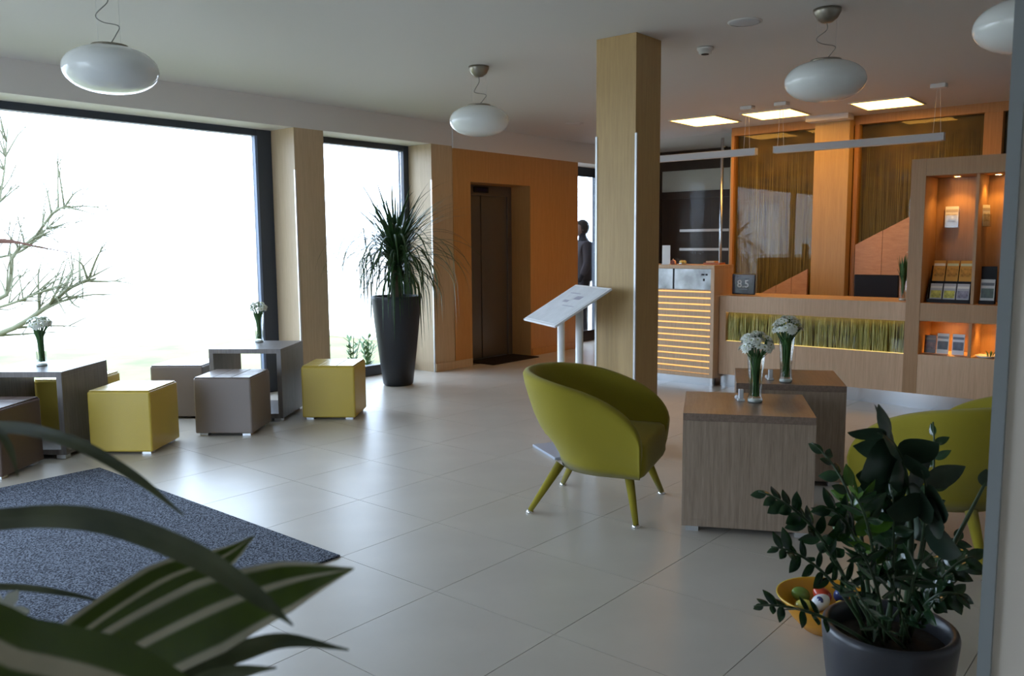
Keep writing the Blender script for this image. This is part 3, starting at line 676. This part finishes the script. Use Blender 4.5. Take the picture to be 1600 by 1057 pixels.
# ------------------------------------------------------------------ display shelf unit
t = thing('display_shelf', 'oak display shelf unit with small spotlights in its niches', 'shelf unit')
xf, xk, yl, yr = 7.42, 7.80, 1.970, .62
B('side_board', W_DESK_DIM, t, xf, xk+.03, 1.858, yl, .13, 2.05, bev=.002)
B('side_board', W_DESK_DIM, t, xf, xk+.03, yr, yr+.05, .13, 2.05)
B('top_board', W_DESK_DIM, t, xf, xk+.03, yr+.051, 1.857, 1.912, 2.05, bev=.001)
B('shelf', W_DESK_DIM, t, xf, xk+.03, yr+.051, 1.857, .738, .885, bev=.001)
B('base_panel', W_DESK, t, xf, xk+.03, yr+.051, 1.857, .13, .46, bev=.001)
B('back_panel', W_DESK_DIM, t, xk, xk+.03, yr+.051, 1.857, .886, 1.911); B('back_panel', W_DESK_DIM, t, xk, xk+.03, yr+.051, 1.857, .461, .737)
B('divider', W_DESK_DIM, t, xf+.03, xk-.001, 1.475, 1.497, .886, 1.911); B('divider', W_DESK_DIM, t, xf+.03, xk-.001, 1.475, 1.497, .461, .737)
B('plinth', STEEL, t, xf+.05, xk, yr, yl, 0, .1295)
def downlight(x, y, z, parent, power):
    bm = bm_(); lathe(bm, [(.001, -.003), (.022, -.003)], 16, c=(x, y, z)); s = obj('spotlight', bm, SPOT, parent)
    bm = bm_(); lathe(bm, [(.022, -.004), (.028, -.003), (.029, -.0004)], 16, c=(x, y, z), cap0=False, cap1=False); obj('bezel', bm, CHROME, s, True)
    l = bpy.data.lights.new('spot_beam', 'SPOT'); l.energy = power; l.color = (1, .50, .11); l.spot_size = R(110); l.spot_blend = .6; l.shadow_soft_size = .02
    lo = bpy.data.objects.new('spot_beam', l); C.objects.link(lo); lo.parent = s; lo.location = (x, y, z-.012)
downlight(7.66, 1.68, 1.912, t, 7); downlight(7.66, 1.385, 1.912, t, 7); downlight(7.66, 1.68, .738, t, 4); downlight(7.66, 1.385, .738, t, 4)

# ------------------------------------------------------------------ brochures
def brochure(loc, rz, tilt, wd, ht, cols, label, cat='brochure', group='brochures on the shelf unit'):
    # a folded leaflet: faces local -x, leaning back by tilt
    t = thing('brochure', label, cat, loc, R(rz), group=group); M = Matrix.Rotation(tilt, 4, 'Y')
    def slab(name, m, a0, a1, b0, b1, x0_, x1_, par):
        bm = bm_(); box(bm, x0_, x1_, a0, a1, b0, b1, M=M); return obj(name, bm, m, par)
    cv = slab('cover', mat('cover_%d' % int(cols[0][0]*999+cols[0][2]*99), cols[0], .35), -wd/2, wd/2, .001, ht, 0, .006, t)
    slab('picture', mat('pict_%d' % int(cols[1][0]*999+cols[1][1]*99), cols[1], .35, var=.6, vscale=30), -wd/2+.006, wd/2-.006, ht*.22, ht*.62, -.0012, 0, t)
    slab('title_band', mat('band_%d' % int(cols[2][0]*999+cols[2][2]*77), cols[2], .35), -wd/2+.004, wd/2-.004, ht*.74, ht*.86, -.0012, 0, t)
    return t
# rack with two tiers
rk = thing('brochure_rack', 'black two tier brochure rack on the oak shelf', 'rack', (7.52, 1.675, .885))
B('tier', BLACK, rk, 0, .012, -.158, .158, .0, .03); B('tier', BLACK, rk, .09, .102, -.158, .158, .17, .19)
for s_ in (-1, 1):
    bm = bm_(); prism(bm, [(0, 0), (.0, .06), (.14, .30), (.16, .30), (.16, 0)], 'y', s_*.158-.004, s_*.158+.004); obj('side_plate', bm, BLACK, rk)
B('back_plate', BLACK, rk, .15, .158, -.153, .153, 0, .30)
yl_, or_, wh_, gy_ = (.62, .55, .12), (.55, .30, .06), (.72, .72, .68), (.45, .47, .50)
names = ['closest to the reception desk', 'in the middle', 'beside the dark rack end']
for k, y in enumerate((1.775, 1.675, 1.575)):
    brochure((7.535, y, .892), 0, .28, .092, .155, [gy_, (.50, .48, .10) if k < 2 else (.25, .25, .32), wh_], 'white and %s brochure in the front rack row, %s' % ('yellow' if k < 2 else 'grey', names[k]))
    brochure((7.60, y, 1.06), 0, .30, .092, .175, [or_, (.42, .22, .04), (.55, .62, .42) if k else wh_], 'orange brochure in the back rack row, %s' % names[k])
hd = thing('leaflet_holder', 'dark leaflet holder beside the brochure rack', 'holder', (7.54, 1.40, .885))
B('back_plate', BLACK, hd, .05, .056, -.055, .055, 0, .30); B('base', BLACK, hd, -.01, .056, -.055, .055, 0, .006); B('front_lip', BLACK, hd, -.01, -.004, -.055, .055, .006, .03)
brochure((7.55, 1.40, .893), 0, .10, .10, .19, [wh_, (.06, .10, .05), (.12, .12, .12)], 'white leaflet with dark picture in the dark holder')
for (x, y, rz, lb) in ((7.785, 1.735, 0, 'white leaflet in a holder on the lit niche back'), (7.66, 1.462, 70, 'white leaflet in a holder on the niche divider')):
    h_ = thing('wall_holder', 'clear wall pocket holding the ' + ('leaflet on the niche back' if rz == 0 else 'leaflet on the niche divider'), 'holder', (x, y, 1.50), R(rz))
    B('pocket', CLEAR, h_, -.022, -.018, -.055, .055, 0, .10); B('pocket_floor', CLEAR, h_, -.018, .004, -.055, .055, 0, .004); B('backing', CLEAR, h_, .004, .007, -.055, .055, 0, .16)
    v = Vector((x, y, 1.505))+Matrix.Rotation(R(rz), 3, 'Z') @ Vector((-.012, 0, 0))
    brochure(v, rz, .05, .10, .17, [wh_, (.62, .58, .45), (.5, .45, .35)], lb)
for k, (y, c_, lb) in enumerate(((1.80, [(.16, .09, .06), (.25, .10, .06), (.3, .2, .12)], 'brown postcard standing in the lower lit niche'), (1.705, [(.80, .79, .75), (.08, .07, .07), (.25, .25, .25)], 'white card with black drawing in the lower lit niche'), (1.59, [(.70, .72, .76), (.10, .11, .16), (.12, .13, .18)], 'bluish white card with dark pattern in the lower lit niche'))):
    brochure((7.55, y, .461), 0, .12, .09, .17 if k else .15, c_, lb)
tr = thing('leaf_tray', 'shallow tray with green sprig in the lower niche', 'tray', (7.52, 1.38, .46))
bm = bm_(); lathe(bm, [(.05, 0), (.08, .018), (.076, .018), (.048, .004), (.001, .004)], 24); obj('dish', bm, PLASTIC, tr, True)
for k in range(7):
    a = k*.9; p = Vector((.02*math.cos(a), -.03+.02*math.sin(a), .005)); bm = bm_()
    blade(bm, qbez(p, p+Vector((0, 0, .04)), p+Vector((.03*math.cos(a), .03*math.sin(a), .05)), 5), [.006, .014, .016, .012, .002], lambda i, t_, a=a: Vector((-math.sin(a), math.cos(a), 0)), cols=2); obj('leaf', bm, PSTEM, tr, True)

# ------------------------------------------------------------------ tall potted palm
t = thing('potted_palm', 'ponytail palm with thin drooping leaves in a tall dark planter', 'potted plant', (5.63, 6.225, 0))
bm = bm_(); lathe(bm, [(.135, 0), (.150, .02), (.185, .30), (.222, .62), (.245, .86), (.247, .885), (.238, .892), (.228, .885), (.22, .82)], 40, cap1=False); obj('planter', bm, POTB, t, True)
bm = bm_(); lathe(bm, [(.226, .835), (.12, .85), (.001, .855)], 32, cap0=False); obj('soil', bm, SOIL, t, True)
bm = bm_(); tube(bm, [(0, 0, .84), (.005, 0, .92), (0, .01, 1.05), (.01, .01, 1.3), (.01, 0, 1.45)], [.075, .06, .04, .032, .025], 14); obj('trunk', bm, TRUNK, t, True)
rng = random.Random(21)
for k in range(270):
    az_ = rng.uniform(0, 2*math.pi); u = k/270
    if u < .32: el = R(rng.uniform(50, 86)); ln = rng.uniform(.55, 1.0); cv = rng.uniform(.4, 1.6); z0_ = rng.uniform(1.16, 1.36)
    elif u < .68: el = R(rng.uniform(35, 65)); ln = rng.uniform(.75, 1.25); cv = rng.uniform(1.7, 3.2); z0_ = rng.uniform(1.12, 1.34)
    else: el = R(rng.uniform(5, 45)); ln = rng.uniform(.5, .95); cv = rng.uniform(3.2, 6.0); z0_ = rng.uniform(1.02, 1.3)
    p = Vector((.01+.03*math.cos(az_), .03*math.sin(az_), z0_)); pts = [p.copy()]; n = 13; e = el; aa = az_
    for i in range(n-1):
        st_ = ln/(n-1); p = p+Vector((math.cos(e)*math.cos(aa), math.cos(e)*math.sin(aa), math.sin(e)))*st_; e = max(e-cv*st_, R(-88)); aa += rng.uniform(-.05, .05)
        p.y = min(p.y, .50 if -.52 < p.x < .70 else .22); p.x = min(p.x, 1.0)
        pts.append(p.copy())
    wd = rng.uniform(.015, .025); ws = [wd*(1 if i < 7 else max(.06, 1-(i-6)/6.3)) for i in range(n)]
    bm = bm_(); blade(bm, pts, ws, lambda i, t_, a=az_: Vector((-math.sin(a), math.cos(a), .0)), fold=.3, cols=2); obj('leaf', bm, L_PALM, t, True)

# ------------------------------------------------------------------ houseplant in a grey pot
PX, PY = 2.30, .615
t = thing('potted_houseplant', 'glossy dark green houseplant in a round grey pot', 'potted plant', (PX, PY, 0))
O = Vector((PX, PY, 0))
bm = bm_(); lathe(bm, [(.108, 0), (.122, .01), (.142, .11), (.162, .26), (.170, .335), (.172, .358), (.169, .370), (.160, .376), (.150, .370), (.146, .345), (.140, .30)], 44, cap1=False); obj('pot', bm, POTG, t, True)
bm = bm_(); lathe(bm, [(.143, .322), (.08, .332), (.001, .333)], 32, cap0=False); obj('soil', bm, SOIL, t, True)
def leaflet_mesh(name, m, length, width, cup=.25):
    bm = bm_(); n = 8; pts = [Vector((length*i/(n-1), 0, .06*length*math.sin(math.pi*i/(n-1))-.04*length*(i/(n-1))**2)) for i in range(n)]
    ws = [width*max(.05, math.sin(math.pi*(.04+.96*(i/(n-1))**.85)))**.8 for i in range(n)]; ws[0] = .12*width; ws[-1] = .04*width
    blade(bm, pts, ws, lambda i, t_: Vector((0, 1, 0)), fold=cup, cols=4); return mesh(name, bm, m, True)
LM = [leaflet_mesh('leaf', L_ZZ, .076, .044), leaflet_mesh('leaf', L_ZZ, .070, .036, .35), leaflet_mesh('leaf', L_ZZL, .08, .042), leaflet_mesh('leaf', L_BIG, .100, .074, .15)]
def stem(base, mid, tip, r0_, kind, t0=.3, nl=9, seed=0, scale=1.0, droop=0):
    rng = random.Random(seed); a, b, c = Vector(base), Vector(mid), Vector(tip)
    n = 14; pts = qbez(a, b, c, n)
    bm = bm_(); tube(bm, [p-O for p in pts], [r0_*(1-.65*i/(n-1)) for i in range(n)], 7); s_ = obj('stem', bm, L_STEM, t, True)
    for k in range(nl):
        for sd in (-1, 1):
            if sd == 1 and k == nl-1: continue
            u = t0+(1-t0)*(k+.5*(sd > 0)+rng.uniform(-.1, .1))/nl; u = min(.995, max(0, u))
            p = a*(1-u)**2+b*2*u*(1-u)+c*u*u; d = ((b-a)*(1-u)+(c-b)*u).normalized()
            n0 = Vector((-.35+rng.uniform(-.55, .55), -.10+rng.uniform(-.55, .55), .65+rng.uniform(-.3, .3)))
            side = d.cross(n0).normalized(); nrm = side.cross(d)
            dr = (side*sd*(1.0 if k < nl-1 else .15)+d*.6+Vector((0, 0, rng.uniform(-.15, .2)-droop))).normalized()
            x = dr; z = (nrm-x*nrm.dot(x)).normalized()*(1 if nrm.z >= 0 else -1); y = z.cross(x)
            M = Matrix((x, y, z)).transposed().to_euler()
            ki = kind if not isinstance(kind, tuple) else rng.choice(kind); sz = scale*rng.uniform(.72, 1.02)*(1 if k < nl-2 else .8)
            link('leaf', LM[ki], s_, p-O, M, (sz, sz, sz))
def pb(dx, dy): return Vector((PX+dx, PY+dy, .325))
D = 2.18
specs = [  # base offset, mid pixel+depth, tip pixel+depth, radius, leaf kind, start, pairs
    ((-.03, .05), (1300, 800, 2.15), (1185, 768, 2.2), .007, 0, .38, 10, .82, 0),
    ((.0, .05), (1360, 760, 2.35), (1268, 692, 2.45), .007, 0, .5, 5, .85, 0),
    ((-.04, .03), (1290, 860, 2.05), (1205, 855, 2.05), .006, 1, .45, 8, .85, .1),
    ((-.06, .02), (1262, 935, 1.98), (1178, 948, 1.97), .006, 0, .4, 7, .62, .2),
    ((-.02, .03), (1350, 800, 2.1), (1290, 795, 2.1), .006, (0, 1), .3, 9, 1.05, 0),
    ((-.01, .02), (1370, 800, 2.0), (1330, 770, 1.95), .006, (0, 1, 2), .25, 9, 1.0, 0),
    ((.0, .0), (1400, 850, 2.0), (1395, 765, 2.05), .006, 1, .25, 10, 1.05, 0),
    ((.02, .02), (1420, 830, 2.25), (1375, 815, 2.3), .006, 0, .3, 9, 1.1, 0),
    ((.02, -.02), (1470, 800, 2.25), (1458, 660, 2.4), .006, 1, .45, 7, .9, 0),
    ((.03, -.03), (1470, 880, 2.15), (1520, 870, 2.15), .006, 0, .3, 9, .9, .2),
    ((.04, -.04), (1450, 900, 2.1), (1512, 935, 2.1), .006, 0, .3, 8, .85, .3),
    ((.0, -.04), (1420, 900, 1.98), (1440, 880, 1.95), .006, (0, 1), .3, 8, 1.0, 0),
    ((-.02, .0), (1370, 880, 2.0), (1340, 860, 1.95), .006, (0, 1), .3, 8, 1.0, 0),
    ((.03, .03), (1480, 860, 2.4), (1500, 840, 2.45), .005, 0, .3, 8, .9, 0),
    ((-.01, .04), (1330, 850, 2.3), (1330, 745, 2.4), .005, 2, .55, 5, 1.1, 0),
    ((-.04, .0), (1320, 900, 1.98), (1285, 850, 1.95), .005, 0, .4, 6, .8, 0),
    ((.02, -.05), (1400, 940, 1.95), (1395, 905, 1.92), .005, 0, .3, 7, .9, 0),
    ((.05, -.02), (1480, 930, 2.2), (1470, 905, 2.2), .005, 0, .2, 8, .9, .1),
    ((-.02, -.05), (1350, 960, 1.95), (1330, 905, 1.9), .005, 0, .3, 7, .9, .1)]
for k, (b_, m_, tp, r_, kd, t0_, nl_, sc_, dr_) in enumerate(specs):
    stem(pb(*b_), at(*m_), at(*tp), r_, kd, t0_, nl_, 40+k, sc_, dr_)
stem(pb(.02, -.03), at(1450, 700, 2.05), at(1372, 676, 2.0), .010, 3, .42, 8, 77, 1.45, .15)
stem(pb(.03, -.02), at(1465, 790, 2.05), at(1440, 735, 2.0), .006, 3, .45, 5, 78, 1.35, .2)
stem(pb(.05, -.03), at(1490, 850, 2.2), at(1545, 745, 2.25), .010, 3, .93, 1, 79, .8, 0)

# ------------------------------------------------------------------ bowl of painted eggs
bwl = thing('orange_bowl', 'shiny orange bowl on the floor behind the grey pot', 'bowl', (2.95, 1.01, 0))
bm = bm_(); lathe(bm, [(.06, 0), (.075, .003), (.12, .05), (.165, .115), (.170, .125), (.164, .126), (.115, .062), (.06, .014), (.001, .012)], 40); obj('bowl', bm, ORANGE, bwl, True)
bm = bm_(); lathe(bm, [(.1635, .124), (.170, .1265), (.1705, .123)], 40, cap0=False, cap1=False); obj('rim', bm, mat('yellow_glaze', (.65, .45, .06), .2), bwl, True)
em = {}
for k, (dx, dy, dz, c_, lb) in enumerate(((-.085, .045, .098, (.55, .50, .10), 'yellow green painted egg in the orange bowl'), (-.045, .0, .115, (.72, .74, .78), 'white and blue painted egg in the orange bowl'), (-.055, -.075, .112, (.62, .42, .04), 'golden yellow painted egg in the orange bowl'), (.02, .02, .115, (.45, .05, .02), 'red painted egg in the orange bowl'), (.01, .095, .10, (.16, .26, .05), 'green painted egg in the orange bowl'), (.08, -.03, .105, (.05, .09, .30), 'deep blue painted egg in the orange bowl'), (.02, -.05, .075, (.6, .3, .1), 'orange brown painted egg low in the orange bowl'))):
    e = thing('painted_egg', lb, 'egg', (2.95+dx, 1.01+dy, dz-.03), group='painted eggs in the orange bowl')
    bm = bm_(); bmesh.ops.create_uvsphere(bm, u_segments=18, v_segments=12, radius=.028)
    for v in bm.verts: v.co.z *= 1.28; s_ = 1-.12*(v.co.z/.036); v.co.x *= s_; v.co.y *= s_
    bmesh.ops.rotate(bm, verts=bm.verts, matrix=Matrix.Rotation(1.1, 3, Vector((math.cos(k), math.sin(k), 0)))); bmesh.ops.translate(bm, verts=bm.verts, vec=(0, 0, .03)); obj('shell', bm, mat('egg_%d' % k, c_, .2), e, True)
    if k in (1, 2):
        bm = bm_(); lathe(bm, [(.001, .0295), (.010, .0275), (.016, .0235)], 16); bmesh.ops.rotate(bm, verts=bm.verts, matrix=Matrix.Rotation(R(-60), 3, 'Y')); bmesh.ops.translate(bm, verts=bm.verts, vec=(0, 0, .03)); obj('painted_spot', bm, mat('egg_blue', (.04, .05, .16), .2), e, True)

# ------------------------------------------------------------------ variegated plant close to the viewer
fp = thing('foreground_plant', 'variegated long leaved plant in a tall planter close to the viewer', 'potted plant', (.16, .86, 0))
FO = Vector((.16, .86, 0))
bm = bm_(); lathe(bm, [(.10, 0), (.115, .01), (.15, .5), (.165, .74), (.165, .76), (.155, .76), (.148, .70)], 36, cap1=False); obj('planter', bm, POTG, fp, True)
bm = bm_(); lathe(bm, [(.15, .705), (.08, .715), (.001, .716)], 28, cap0=False); obj('soil', bm, SOIL, fp, True)
bm = bm_(); tube(bm, [(0, 0, .70), (.005, -.005, .80), (0, 0, .90)], [.03, .028, .024], 12); obj('trunk', bm, TRUNK, fp, True)
def fleaf(pix, widths, m, roll=0, fold=.2, n=26, cols=8):
    crown = Vector((FO.x, FO.y, .88)); P_ = [crown]+[at(*p) for p in pix]
    pts = smooth_path(P_, n); ws = []
    L_ = [0]+list(widths)
    for i in range(n):
        q = i/(n-1)*(len(L_)-1); k = min(int(q), len(L_)-2); f = q-k; ws.append(max(.0015, L_[k]*(1-f)+L_[k+1]*f) if k or f > .3 else .012)
    bm = bm_()
    def side(i, t_):
        v = (pts[i]-CAMP).normalized(); s0 = v.cross(t_).normalized(); n0 = t_.cross(s0)
        return s0*math.cos(roll)+n0*math.sin(roll)
    blade(bm, [p-FO for p in pts], ws, side, fold=fold, cols=cols); obj('leaf', bm, m, fp, True)
fleaf([(-120, 700, .86), (0, 668, .84), (110, 690, .80), (210, 745, .77), (287, 806, .75)], [.010, .012, .012, .009, .001], L_DK, 0)
fleaf([(-130, 850, .74), (0, 812, .72), (150, 812, .69), (300, 865, .66), (400, 930, .64), (458, 978, .63)], [.020, .019, .021, .020, .014, .001], L_DK, .3)
fleaf([(60, 1130, .72), (180, 1040, .70), (330, 962, .68), (450, 915, .67), (553, 889, .66)], [.045, .060, .062, .040, .001], L_VAR, .1, .12)
fleaf([(0, 1120, .80), (110, 1010, .79), (250, 915, .78), (345, 875, .78), (397, 838, .78)], [.030, .042, .042, .022, .001], L_VAR, .1, .15)
fleaf([(-100, 1010, .62), (40, 1025, .60), (180, 1060, .58), (330, 1130, .56)], [.045, .05, .05, .03], L_VAR2, .0, .1)
fleaf([(150, 1120, .74), (270, 1055, .72), (380, 1015, .70), (450, 1000, .69), (545, 1016, .68)], [.020, .024, .020, .013, .001], L_DK, .5)
fleaf([(200, 1140, .70), (310, 1068, .69), (372, 1050, .68), (432, 1044, .67)], [.014, .016, .012, .001], L_DK, .3)
fleaf([(-100, 930, .90), (0, 917, .90), (90, 925, .89), (178, 945, .88)], [.010, .009, .008, .001], L_DK, .6)
fleaf([(-60, 690, .80), (-10, 672, .79), (15, 700, .78), (28, 745, .78)], [.008, .008, .007, .001], L_DK, .3)
# white blossom at the picture edge
wf = thing('white_blossom', 'white blossom on a stem at the edge of the blue mat', 'flower', (FO.x-.02, FO.y+.06, .70))
c0 = at(10, 955, .86)-Vector(wf.location)
bm = bm_(); tube(bm, qbez(Vector((0, 0, .005)), Vector((0, 0, .10)), c0, 8), .003, 6); obj('stem', bm, PSTEM, wf, True)
for k in range(6):
    a = k*1.047; u_ = rt*math.cos(a)+up*math.sin(a); bm = bm_()
    blade(bm, [c0, c0+u_*.010-fw*.004, c0+u_*.019-fw*.003, c0+u_*.024], [.004, .013, .012, .002], lambda i, t_: fw.cross(t_).normalized(), cols=2); obj('petal', bm, PETAL, wf, True)

# ------------------------------------------------------------------ outside
lawn = tag(B('lawn', GRASS, None, -20, 9.0, 7.02, 13.5, -.40, -.16), 'patchy pale green lawn outside the wide window', 'lawn', kind='structure')
tag(B('terrace', CONCRETE, None, 9.0, 22, 7.02, 13.5, -.40, -.06), 'pale paved terrace outside the far window', 'terrace', kind='structure')
tag(B('ground', CONCRETE, None, -80, 120, 13.5, 160, -.42, -.18), 'pale bright open ground beyond the lawn', 'ground', kind='structure')
tag(B('forecourt', CONCRETE, None, -40, -1.85, -30, 7.0, -.42, -.18), 'pale paved forecourt outside the entrance', 'ground', kind='structure')
tr = thing('bare_tree', 'pale bare branched tree outside the wide window', 'tree', at(-150, 560, 11.0)*1)
to = Vector(tr.location); to.z = -.16; tr.location = to
rng = random.Random(5)
def branch(parent, pts, r0_, r1_, depth):
    n = len(pts); bm = bm_(); tube(bm, [p-to for p in pts], [r0_+(r1_-r0_)*i/(n-1) for i in range(n)], 6)
    o = obj('branch' if depth else 'trunk', bm, BARK, parent, True); return o
def grow(o, pts, r_, depth, num):
    for k in range(num):
        i = rng.randint(len(pts)//4, len(pts)-2); p = pts[i]; d = (pts[i+1]-pts[i]).normalized()
        sd = (Vector((rng.uniform(-1, 1), rng.uniform(-1, 1), rng.uniform(-.4, 1)))).normalized()
        d2 = (d*.8+sd*.8).normalized(); ln = rng.uniform(.35, .9)*(1 if depth == 1 else .6)
        q = [p, p+d2*ln*.5+Vector((0, 0, rng.uniform(-.05, .08))), p+d2*ln+Vector((0, 0, rng.uniform(-.15, .05)))]; q = smooth_path(q, 6)
        bm = bm_(); tube(bm, [v-to for v in q], [r_*(1-.75*j/5) for j in range(6)], 5)
        if depth == 1:
            for m in range(2):
                j = rng.randint(2, 4); e = (d2+Vector((rng.uniform(-1, 1), rng.uniform(-1, 1), rng.uniform(-.5, .8)))).normalized()*rng.uniform(.15, .45)
                tube(bm, [q[j]-to, q[j]+e*.5+Vector((0, 0, .02))-to, q[j]+e-to], [r_*.45, r_*.35, r_*.15], 4)
        obj('twig', bm, BARK, o, True)
base = to+Vector((0, 0, .0))
tp = [base, base+Vector((.05, .0, 1.2)), base+Vector((.1, .05, 2.6)), base+Vector((.2, 0, 4.2))]
tro = branch(tr, smooth_path(tp, 8), .14, .08, 0)
for pts, r_ in (([(-150, 560, 11), (0, 522, 10.9), (70, 482, 10.8), (110, 450, 10.8), (150, 435, 10.8)], .045),
                ([(-150, 500, 11), (0, 470, 11.1), (20, 400, 11.1), (55, 370, 11.0), (85, 330, 10.9), (110, 322, 10.9)], .035),
                ([(-150, 420, 11), (0, 402, 11.2), (45, 385, 11.2), (80, 350, 11.3)], .025),
                ([(-150, 350, 11), (-20, 330, 11.1), (3, 290, 11.2), (12, 200, 11.2)], .03),
                ([(-150, 520, 11), (0, 480, 10.7), (50, 462, 10.6), (90, 448, 10.5)], .025)):
    P_ = smooth_path([at(*p) for p in pts], 14); b_ = branch(tr, P_, r_, r_*.3, 1); grow(b_, P_, r_*.42, 1, 20)
bm = bm_(); blade(bm, smooth_path([at(-30, 376, 10.6), at(20, 378, 10.6), at(60, 386, 10.6), at(125, 398, 10.6)], 10), [.05, .06, .06, .045, .03, .025, .02, .015, .01, .004], lambda i, t_: Vector((0, 0, 1)), cols=2)
for v in bm.verts: v.co -= to
obj('rusty_leaf_spray', bm, RUST, tr, True)
rng = random.Random(9)
for k, (x, y, h_) in enumerate(((5.32, 7.26, .42), (5.60, 7.45, .40), (5.90, 7.26, .40), (6.25, 7.42, .34))):
    sb = thing('garden_shrub', ('leafy shrub nearest the window pillar outside the narrow window', 'low leafy shrub behind the planter outside the narrow window', 'leafy shrub between planter and frame outside the narrow window', 'small leafy shrub at the frame outside the narrow window')[k], 'shrub', (x, y, -.16), group='shrubs outside the narrow window')
    for q in range(7):
        a = rng.uniform(0, 6.28); tip = Vector((math.cos(a)*.12*rng.random(), math.sin(a)*.12*rng.random(), (h_+.16)*rng.uniform(.7, 1.05)))
        pts = qbez(Vector((0, 0, .0)), Vector((0, 0, .2)), tip, 8); bm = bm_(); tube(bm, pts, .004, 5); s_ = obj('stem', bm, L_STEM, sb, True)
        for j in range(2, 8):
            for sd in (0, 3.14):
                aa = a+sd+rng.uniform(-.5, .5); p = pts[j]; bm = bm_(); d = Vector((math.cos(aa), math.sin(aa), .8)).normalized()
                blade(bm, [p, p+d*.05, p+d*.10+Vector((0, 0, -.005))], [.008, .032, .002], lambda i, t_, a2=aa: Vector((-math.sin(a2), math.cos(a2), 0)), cols=2); obj('leaf', bm, PSTEM, s_, True)
# railing and person on the terrace
rl = thing('terrace_railing', 'dark horizontal rail fence on the terrace', 'railing', (11.4, 8.6, -.06))
for z in (.5, 1.02, 1.18): B('rail', FRAME, rl, -2.4, 3, -.02, .02, z-.02, z+.02)
for x in (-2.4, -1.2, 0, 1.2, 2.4): B('post', FRAME, rl, x-.025, x+.025, -.025, .025, 0, 1.2)
ps = thing('person', 'person in a dark jacket and trousers standing outside the far window', 'person', (10.43, 7.34, -.06), R(140))
def skin(name, verts, edges, radii, m, parent, root=0, sub=2):
    me = bpy.data.meshes.new(name); me.from_pydata([Vector(v) for v in verts], edges, []); me.materials.append(m)
    o = link(name, me, parent); md = o.modifiers.new('skin', 'SKIN'); md.use_smooth_shade = True
    for v, r_ in zip(me.skin_vertices[0].data, radii): v.radius = r_ if isinstance(r_, tuple) else (r_, r_)
    me.skin_vertices[0].data[root].use_root = True
    sb = o.modifiers.new('sub', 'SUBSURF'); sb.levels = sub; sb.render_levels = sub
    return o
JK = mat('grey_jacket', (.022, .018, .020), .9, spec=.1); TRS = mat('dark_trousers', (.008, .008, .010), .9, spec=.1); SKN = mat('skin', (.10, .055, .04), .6, spec=.2); HAIR = mat('dark_hair', (.006, .005, .004), .7, spec=.1)
V_ = [(0, 0, .95), (0, 0, 1.12), (0, 0, 1.32), (.01, 0, 1.47), (.02, 0, 1.55), (.035, 0, 1.66),
      (0, .18, 1.42), (.0, .23, 1.16), (.10, .22, .95), (.14, .21, .87), (0, -.18, 1.42), (.0, -.23, 1.16), (.10, -.22, .95), (.14, -.21, .87),
      (0, .095, .90), (.02, .10, .50), (0, .10, .10), (.12, .11, .04), (0, -.095, .90), (.02, -.10, .50), (-.03, -.10, .10), (.09, -.11, .04)]
E_ = [(0, 1), (1, 2), (2, 3), (3, 4), (4, 5), (3, 6), (6, 7), (7, 8), (8, 9), (3, 10), (10, 11), (11, 12), (12, 13), (0, 14), (14, 15), (15, 16), (16, 17), (0, 18), (18, 19), (19, 20), (20, 21)]
Rr = [(.13, .16), (.12, .15), (.13, .18), .09, .055, .085, .07, .05, .04, .035, .07, .05, .04, .035, .09, .065, .045, .04, .09, .065, .045, .04]
skin('body', V_, E_, Rr, TRS, ps)
skin('jacket', [(0, 0, .84), (0, 0, 1.0), (0, 0, 1.2), (0, 0, 1.36), (.0, 0, 1.47), (0, .20, 1.42), (.0, .245, 1.16), (.09, .235, .97), (0, -.20, 1.42), (.0, -.245, 1.16), (.09, -.235, .97)],
     [(0, 1), (1, 2), (2, 3), (3, 4), (3, 5), (5, 6), (6, 7), (3, 8), (8, 9), (9, 10)], [(.17, .20), (.16, .19), (.15, .19), (.15, .20), .09, .085, .068, .055, .085, .068, .055], JK, ps)
bm = bm_(); bmesh.ops.create_uvsphere(bm, u_segments=20, v_segments=14, radius=1)
for v in bm.verts:
    x, y, z = v.co; v.co = Vector((x*.098+(.012 if x > 0 and z < 0 else 0), y*.076*(1-.12*max(0, -z)), z*.118))
hd_ = obj('head', bm, SKN, ps, True, loc=(.035, 0, 1.665))
bm = bm_(); tube(bm, [(.094, 0, .022), (.112, 0, -.008), (.122, 0, -.022), (.10, 0, -.030)], [.008, .012, .013, .006], 8); obj('nose', bm, SKN, hd_, True)
for s_ in (-1, 1):
    bm = bm_(); bmesh.ops.create_uvsphere(bm, u_segments=10, v_segments=8, radius=.011); obj('eye', bm, BLACK, hd_, True, loc=(.086, s_*.03, .012))
    bm = bm_(); lathe(bm, [(.001, -.006), (.022, -.004), (.026, .004), (.001, .006)], 12); obj('ear', bm, SKN, hd_, True, loc=(0, s_*.076, -.005), rot=(R(90), 0, 0), scale=(.7, 1.2, 1))
B('mouth', mat('lips', (.35, .14, .12), .5), hd_, .094, .104, -.022, .022, -.058, -.048, bev=.003)
bm = bm_(); bmesh.ops.create_uvsphere(bm, u_segments=20, v_segments=14, radius=1)
for v in bm.verts:
    x, y, z = v.co; v.co = Vector((x*.108-.016, y*.088, z*.118+.022))
    if x > .35 and z < .35: v.co.x = min(v.co.x, .03)
obj('hair', bm, HAIR, hd_, True)
